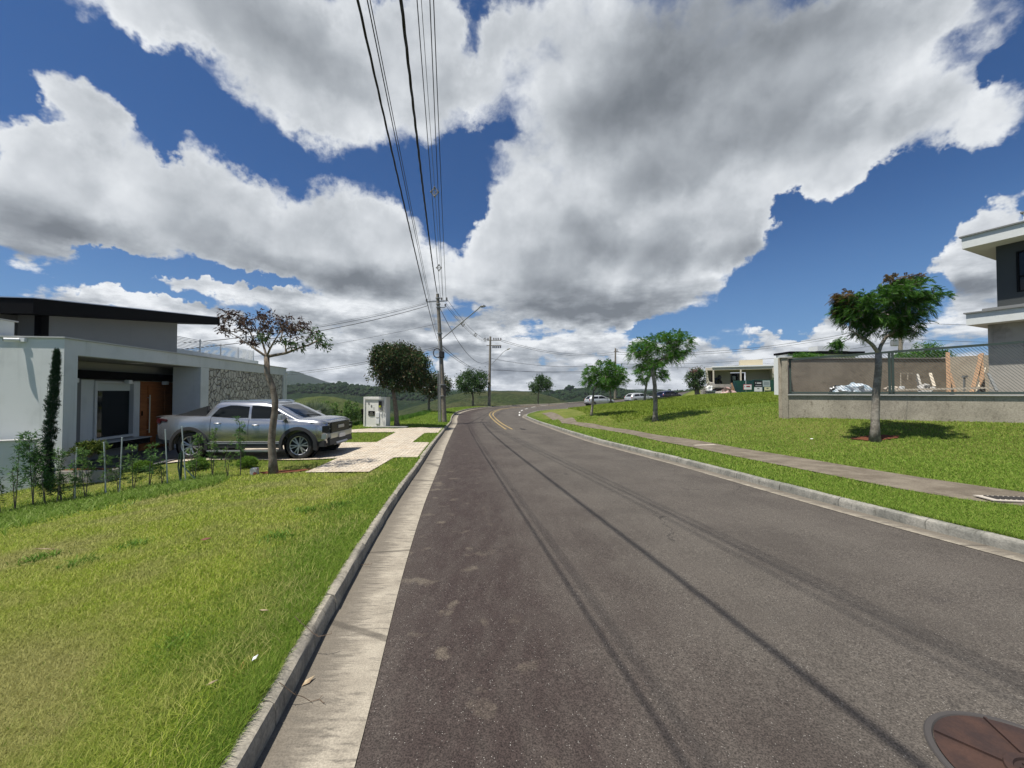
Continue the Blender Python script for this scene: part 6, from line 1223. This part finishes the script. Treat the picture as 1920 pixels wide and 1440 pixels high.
bush('round_bush', 'clipped bright green bush before the wooden door, leftmost of three', 267, 866, 9.6, .18, 70, L_BUSH, 'clipped round bushes'); bush('round_bush', 'clipped green bush hiding the pickup rear wheel', 371, 862, 9.5, .21, 71, L_BUSH, 'clipped round bushes'); bush('round_bush', 'clipped green bush below the pickup doors, nearest the sparse tree', 464, 862, 9.6, .20, 72, L_BUSH, 'clipped round bushes')
# planter
pt = thing('concrete_planter', 'long rough concrete planter trough at the porch corner', 'planter', (*P(165, 880, 9.0)[:2], gz(P(165, 880, 9).x, 9.0)), R(4)); mb = MB(); mb.bb(-.56, .56, -.15, .15, -.12, .26); mb.build('trough', M_RCON, pt, world=False, bevel=.015); mb = MB(); mb.bb(-.5, .5, -.11, .11, .262, .27); mb.build('soil_fill', M_SOIL, pt, world=False)
bush('planter_shrub', 'leafy shrub growing in the concrete planter', 168, 858, 9.0, .30, 73, leafmat('planter_leaves', [(.03, .07, .015), (.08, .12, .02), (.13, .15, .03)], trans=.3), n=90, L=.07, W_=.03, sq=.7)
# cypress
def cypress():
    rg = np.random.default_rng(5); Y = 8.45; ax = [P(93, 905, Y), P(90, 840, Y), P(98, 760, Y), (P(104, 700, Y)), P(107, 660, Y)]; ax[0].z = gz(ax[0].x, Y); wd = [.06, .085, .08, .05, .01]; st = MB(); st.tube(ax, [.03, .025, .018, .012, .004], 6); C_ = []; O_ = []
    for k in range(1300):
        f = rg.uniform(0.02, 3.98); i = int(f); p = ax[i].lerp(ax[i+1], f-i); w_ = (wd[i]*(1-(f-i))+wd[i+1]*(f-i)); a_ = rg.uniform(0, 6.28); r_ = w_*rg.uniform(.3, 1.05)*(1+.25*math.sin(f*9+a_*2)); C_.append((p.x+math.cos(a_)*r_, p.y+math.sin(a_)*r_, p.z+rg.normal(0, .03))); O_.append((math.cos(a_)*.5, math.sin(a_)*.5, .9))
    V, F = leaves(rg, np.array(C_), 14, .016, .05, .011, -1.2, out=np.array(O_)); return plantthing('cypress', 'slender dark cypress leaning against the white gable wall', 'cypress', ax[0], st, V, F, leafmat('cypress_green', [(0.014, 0.034, 0.017), (0.025, 0.059, 0.028), (0.042, 0.084, 0.039)], trans=.1))
cypress()
# fan palm and hedge behind the pickup
def palm():
    rg = np.random.default_rng(3); Y = 16.5; b_ = P(590, 790, Y); b_.z = gz(b_.x, Y); t_ = thing('fan_palm', 'silvery fan palm with stiff pointed leaves behind the pickup bonnet', 'palm', b_); M_P = leafmat('silver_palm_leaf', [(.10, .15, .11), (.15, .20, .15), (.08, .12, .07), (.20, .24, .15)], trans=.15)
    cen = P(588, 786, Y); st = MB(); st.tube([b_, cen], [.12, .09], 8); st.build('trunk', M_BARK, t_, fix=False)
    for k in range(13):
        a_ = R(-80+k*160/12+rg.uniform(-6, 6)); yaw = rg.uniform(-.9, .9); d = Vector((math.sin(a_)*math.cos(yaw), math.sin(yaw)*.7, math.cos(a_)*.95+.12)).normalized(); hub = cen+d*rg.uniform(.25, .42); side = d.cross(Vector((0, 1, .2))).normalized(); mb = MB(); mb.tube([cen, hub], [.014, .010], 5); L = rg.uniform(.5, .72)
        for q in range(15):
            an = R(-62+q*124/14); dd = (d*math.cos(an)+side*math.sin(an)).normalized(); nrm = d.cross(side); ln = L*(1-.25*abs(an)); w_ = side*math.cos(an)-d*math.sin(an); p1 = hub+dd*ln*.5+nrm*.02; mb.add([hub, p1+w_*.02, hub+dd*ln+Vector((0, 0, -.05*ln)), p1-w_*.02, p1-nrm*.012], [(0, 1, 4), (1, 2, 4), (0, 4, 3), (4, 2, 3)])
        mb.build('frond', M_P, t_, fix=False)
palm()
for i, (px, pt_, Y) in enumerate(((612, 752, 20), (622, 765, 20.5), (632, 758, 21), (641, 768, 21.5), (650, 760, 22), (658, 752, 22.5), (666, 765, 23), (673, 758, 23.5), (680, 768, 24))):
    lb = ['tall yellow tipped sapling right of the fan palm', 'second sapling from the palm in the far hedge row', 'third sapling from the palm in the far hedge row', 'fourth sapling from the palm in the far hedge row', 'middle sapling of the far row, left of the kiosk', 'tallest sapling in the far row left of the kiosk', 'third sapling from the kiosk in the far row', 'second sapling from the kiosk in the far row', 'sapling touching the dark cable box of the kiosk'][i]
    sapling(lb, px, 808, pt_, Y, .42, 30, L_SAP, 90+i, L=.13, W_=.045)
fw = thing('wire_fence', 'low dark wire fence behind the far hedge saplings', 'fence', (-11, 24, -.6)); mb = MB(); fpts = [P(600, 790, 19.5), P(640, 788, 22.5), P(688, 786, 25)]
for k in range(3):
    q = fpts[k]; q.z = gz(q.x, q.y); m_ = MB(); m_.tube([q-Vector((0, 0, .2)), q+Vector((0, 0, .95))], .03, 6); m_.build('fence_post', M_BLACK, fw)
for k in range(2):
    a_, b_ = fpts[k], fpts[k+1]; m_ = MB(); nn_ = 26
    for z_ in np.linspace(.08, .9, 8): m_.bar(a_+Vector((0, 0, z_)), b_+Vector((0, 0, z_)), .012)
    for q in range(nn_): p = a_.lerp(b_, q/nn_); m_.bar(p+Vector((0, 0, .05)), p+Vector((0, 0, .9)), .010)
    m_.build('wire_panel', M_BLACK, fw)
# marker block
g_ = G(477, 890); mk = thing('marker_block', 'small white concrete marker block with faded red paint by the sparse tree', 'marker', (g_.x, g_.y, g_.z), R(12)); mb = MB(); mb.bb(-.07, .07, -.07, .07, -.05, .15); mb.build('block', mat('worn_white_paint_with_red', two((.62, .60, .56), (.45, .13, .10), 9, .52, .58), rough=.9), mk, world=False, bevel=.012)
# ---------------------------------------------------------------- grass blades
rg = np.random.default_rng(11)
def blades(name, label, X, Y, h, w, m, lean=.5, zoff=0):
    N = len(X); Z = hland(X, Y)+zoff; a_ = rg.uniform(0, 2*np.pi, N); cx, cy = np.cos(a_)*w/2, np.sin(a_)*w/2; la = rg.uniform(0, 2*np.pi, N); ll = h*lean*rg.uniform(.2, 1.3, N); hh = h*rg.uniform(.6, 1.15, N)
    tx, ty = np.cos(la)*ll, np.sin(la)*ll; V = np.stack([np.stack([X-cx, Y-cy, Z], -1), np.stack([X+cx, Y+cy, Z], -1), np.stack([X+tx*.35+cx*.75, Y+ty*.35+cy*.75, Z+hh*.6], -1), np.stack([X+tx*.35-cx*.75, Y+ty*.35-cy*.75, Z+hh*.6], -1), np.stack([X+tx, Y+ty, Z+hh], -1)], 1)
    i = (np.arange(N)*5)[:, None]; F = np.concatenate([i+np.array([[0, 1, 2]]), i+np.array([[0, 2, 3]]), i+np.array([[3, 2, 4]])]); o = npmesh(name, V.reshape(-1, 3), F, m, k=3); return tag(o, label, kind='stuff')
def clearof(X, Y):
    ok = np.ones(X.shape, bool)
    for pl in PAVEPOLY: ok &= ~inpoly(X, Y, pl)
    ok &= ~((X < -9.3) & (Y > 9.5)) & ~((np.abs(X+5.47) < .1) & (np.abs(Y-8.85) < .1))
    ok &= ~(((X+5.25)/.6)**2+((Y-8.95)/.2)**2 < 1) & ~(((X-10.6)/.6)**2+((Y-11.25)/.26)**2 < 1)
    return ok
def gnoise(X, Y, s, seed):
    r_ = np.random.default_rng(seed); v = 0
    for k in range(6): a_ = r_.uniform(0, 6.28); f = s*r_.uniform(.6, 1.9); v = v+np.sin((X*math.cos(a_)+Y*math.sin(a_))*f+r_.uniform(0, 6.28))
    return v/6
G_NEAR = [(.20, .30, .028), (.31, .40, .045), (.43, .48, .09), (.54, .52, .18)]
M_BL = leafmat('grass_blades', G_NEAR, trans=.35, rough=.6, vary=(.9, .42, .66, (.42, .41, .15)))
M_BLG = leafmat('greener_grass_blades', [(0.118, 0.224, 0.024), (0.177, 0.295, 0.035), (0.260, 0.366, 0.059), (0.319, 0.354, 0.094)], trans=.35, rough=.6)
def scatter(N, xf, y0, y1, pw_=1.6):
    # density falling with distance
    u_ = rg.uniform(0, 1, N); Y = (y0**(1-pw_)+u_*(y1**(1-pw_)-y0**(1-pw_)))**(1/(1-pw_)); return xf(Y, N), Y
def xleft(Y, N): # from the kerb out to the edge of the view
    e_ = XL(Y)-.10; lim = np.maximum(-1.42*Y-.4, -13); return e_-rg.uniform(0, 1, N)*(e_-lim)
X, Y = scatter(330000, xleft, 1.35, 9.5, 1.9); ok = clearof(X, Y); X, Y = X[ok], Y[ok]; d = XL(Y)-X; sc_h = .026+.012*gnoise(X, Y, 3, 1)+.045*np.exp(-((d-.1)/.45)**2)
edge = rg.uniform(0, 1, len(X)) < 1/(1+np.exp((d-.62-.3*gnoise(X, Y, 4, 2))/.14)); wv = .0032*np.maximum(1, Y/2.2)
blades('grass', 'short yellowish grass blades of the left lawn', X[~edge], Y[~edge], sc_h[~edge]*(1+.05*Y[~edge]), wv[~edge], M_BL, 1.0); 
X2 = XL(Y)-.075-np.abs(rg.normal(0, .33, len(Y))); X, Y = np.concatenate([X[edge], X2[:90000]]), np.concatenate([Y[edge], Y[:90000]]); ok = clearof(X, Y); X, Y = X[ok], Y[ok]; d = XL(Y)-X
blades('grass', 'longer greener grass fringe along the left kerb', X, Y, (.045+.02*gnoise(X, Y, 5, 4))*(.7+.5*np.exp(-d*2)), .0034*np.maximum(1, Y/2.2), M_BLG, .8)
def xright(Y, N): e_ = XR(Y)+.10; lim = np.minimum(1.42*Y+.5, 19); return e_+rg.uniform(0, 1, N)*np.maximum(lim-e_, .2)
X, Y = scatter(230000, xright, 3.4, 30, 1.5); ok = clearof(X, Y) & (X > XR(Y)+.08) & ~((X > 10+np.maximum(Y-14.4, 0)*.78) & (Y > 14.5-.64*(X-10.15))); X, Y = X[ok], Y[ok]
blades('grass', 'green grass blades of the right lawn', X, Y, .035+.012*gnoise(X, Y, 2, 5)+.02*np.exp(-(X-XR(Y))*2)+.0012*Y, .006*np.maximum(1, Y/5), M_BLG, .9)
# broad weeds growing through the left lawn
wc = [G(a_, b_) for a_, b_ in ((250, 1026), (150, 1060), (75, 1050), (320, 1220), (520, 1010), (640, 950), (575, 960))]
X = np.concatenate([rg.normal(p.x, .03+.010*p.y, 110) for p in wc]); Y = np.concatenate([rg.normal(p.y, .03+.010*p.y, 110) for p in wc])
ok = X < XL(Y)-.16; X, Y = X[ok], Y[ok]
blades('weeds', 'darker green weed patches in the left lawn', X, Y, .035+.012*Y*.5, .006+.0015*Y, leafmat('dark_weed_leaves', [(.09, .19, .025), (.15, .25, .035)], trans=.3), 1.3)
# rough meadow on the crest, coarse tufts
X = rg.uniform(6, 34, 90000); Y = rg.uniform(22, 46, 90000); ok = (X > XR(Y)+2.5) & clearof(X, Y); X, Y = X[ok], Y[ok]
M_BLM = leafmat('rough_meadow_blades', [(0.128, 0.203, 0.021), (0.195, 0.270, 0.033), (0.255, 0.300, 0.053)], trans=.35)
blades('meadow_grass', 'rough yellow green grass on the rise right of the road', X, Y, .13+.05*gnoise(X, Y, 1, 6), .035, M_BLM, .9)
X = rg.uniform(-9, 5, 60000); Y = rg.uniform(9.3, 47, 60000); X = XL(Y)-.1-rg.uniform(0, 1, 60000)**1.3*(6+0*Y); ok = clearof(X, Y) & ~((X < -9.2)); X, Y = X[ok], Y[ok]
blades('grass', 'green grass blades of the verge beyond the driveway', X, Y, .05+.0012*Y, .010*np.maximum(1, Y/9), M_BLG, .9)
# strip of leafy ground cover at the foot of the hedge
f = rg.uniform(0, 1, 5200); px_ = -40+f*460; py_ = 985-f*88+rg.normal(0, 1, 5200)*(11-6*f); pts_ = [G(a_, b_) for a_, b_ in zip(px_[:1300], py_[:1300])]; X = np.repeat([p.x for p in pts_], 9)+rg.normal(0, .05, 1300*9); Y = np.repeat([p.y for p in pts_], 9)+rg.normal(0, .04, 1300*9)
blades('ground_cover', 'bright strappy ground cover along the foot of the sapling hedge', X, Y, np.full(len(X), .11), np.full(len(X), .014), leafmat('strappy_leaves', [(.10, .19, .02), (.17, .27, .04), (.32, .40, .12)], trans=.35), 1.1)
X = rg.uniform(-12.5, -8.2, 9000); Y = 18.5+(X+12)*.9+rg.uniform(1.2, 4.5, 9000); ok = clearof(X, Y); X, Y = X[ok], Y[ok]; blades('weeds', 'tall bright weeds along the wire fence left of the kiosk', X, Y, .26+.08*gnoise(X, Y, 2, 9), np.full(len(X), .025), leafmat('weed_green', [(.06, .14, .02), (.10, .20, .03)], trans=.4), .7)
X = rg.uniform(-10.5, -6.2, 6000); Y = rg.uniform(25, 36, 6000); X = X-.25*(36-Y)*.2; blades('weeds', 'scruffy bright weeds at the lawn edge above the valley', X[X < -7.4], Y[X < -7.4], np.full((X < -7.4).sum(), .3), np.full((X < -7.4).sum(), .035), MATS['weed_green'], .7)
# small litter that the photo shows
M_DRY = mat('dry_leaf', two((.42, .34, .22), (.26, .17, .10), 20), rough=.9); M_PAPER = mat('white_scrap', base=(.75, .75, .72), rough=.8)
def litter(name, label, cat, px, py, L, W_, m, rz, lift=.03, road_=False):
    g_ = G(px, py, False); mb = MB(); mb.add([(-L/2, 0, 0), (-L*.1, W_/2, .006), (L/2, 0, .012), (-L*.05, -W_/2, .004), (0, 0, .012), (-L/2, 0, -.004), (L/2, 0, .008)], [(0, 1, 4), (1, 2, 4), (2, 3, 4), (3, 0, 4), (5, 1, 6), (6, 3, 5)]); o = mb.build(name, m, None, fix=False); o.location = (g_.x, g_.y, g_.z+lift); o.rotation_euler = (R(8), 0, R(rz)); return tag(o, label, cat, group='bits of litter')
litter('dry_leaf', 'curled dry leaf lying in the gutter against the kerb', 'leaf', 578, 1287, .075, .03, M_DRY, 60, .012); litter('paper_scrap', 'small white scrap in the grass near the kerb', 'litter', 478, 1252, .035, .02, M_PAPER, 70, .05); litter('dry_leaf', 'pale curled dry twig leaf on the left lawn', 'leaf', 495, 1160, .085, .012, M_DRY, -15, .05)
litter('dry_leaf', 'dark red fallen leaf in the middle of the left lawn', 'leaf', 386, 1020, .10, .05, mat('red_leaf', base=(.13, .04, .025), rough=.8), 20, .045); litter('dry_leaf', 'short pale straw left of the kerb grass', 'leaf', 398, 1301, .05, .012, M_DRY, 30, .05); litter('paper_scrap', 'white scrap on the right lawn left of the forked tree', 'litter', 1522, 826, .11, .06, M_PAPER, 5, .05); litter('dry_leaf', 'thin straw stalk on the far left lawn', 'leaf', 88, 1040, .35, .008, M_DRY, -8, .05)
for (x, y, lb) in ((583, 1207, 'crooked dry runner creeping over the kerb'), (676, 1062, 'small dark twig in the gutter further up'), (560, 1335, 'pale grass runner bent onto the gutter, nearest twig')):
    g_ = G(x, y); rr = random.Random(x); pts = [Vector((g_.x-.10, g_.y, g_.z+.14 if x < 600 else g_.z+.02))]
    for k in range(6): pts.append(pts[-1]+Vector((.035, rr.uniform(-.03, .02), (-.03 if k < 4 and x < 600 else 0)+rr.uniform(-.006, .006))))
    for p in pts: p.z = max(p.z, gr(p.x, p.y)+.012)
    mb = MB(); mb.tube(pts, .0018, 5)
    for p in pts[1:]: mb.tube([p, p+Vector((rr.uniform(-.015, .015), rr.uniform(-.015, .015), .012))], .0012, 4)
    tag(mb.build('dry_runner', mat('dark_dry_stem', base=(.13, .09, .06), rough=.9)), lb, 'twig', 'dry twigs on the gutter')
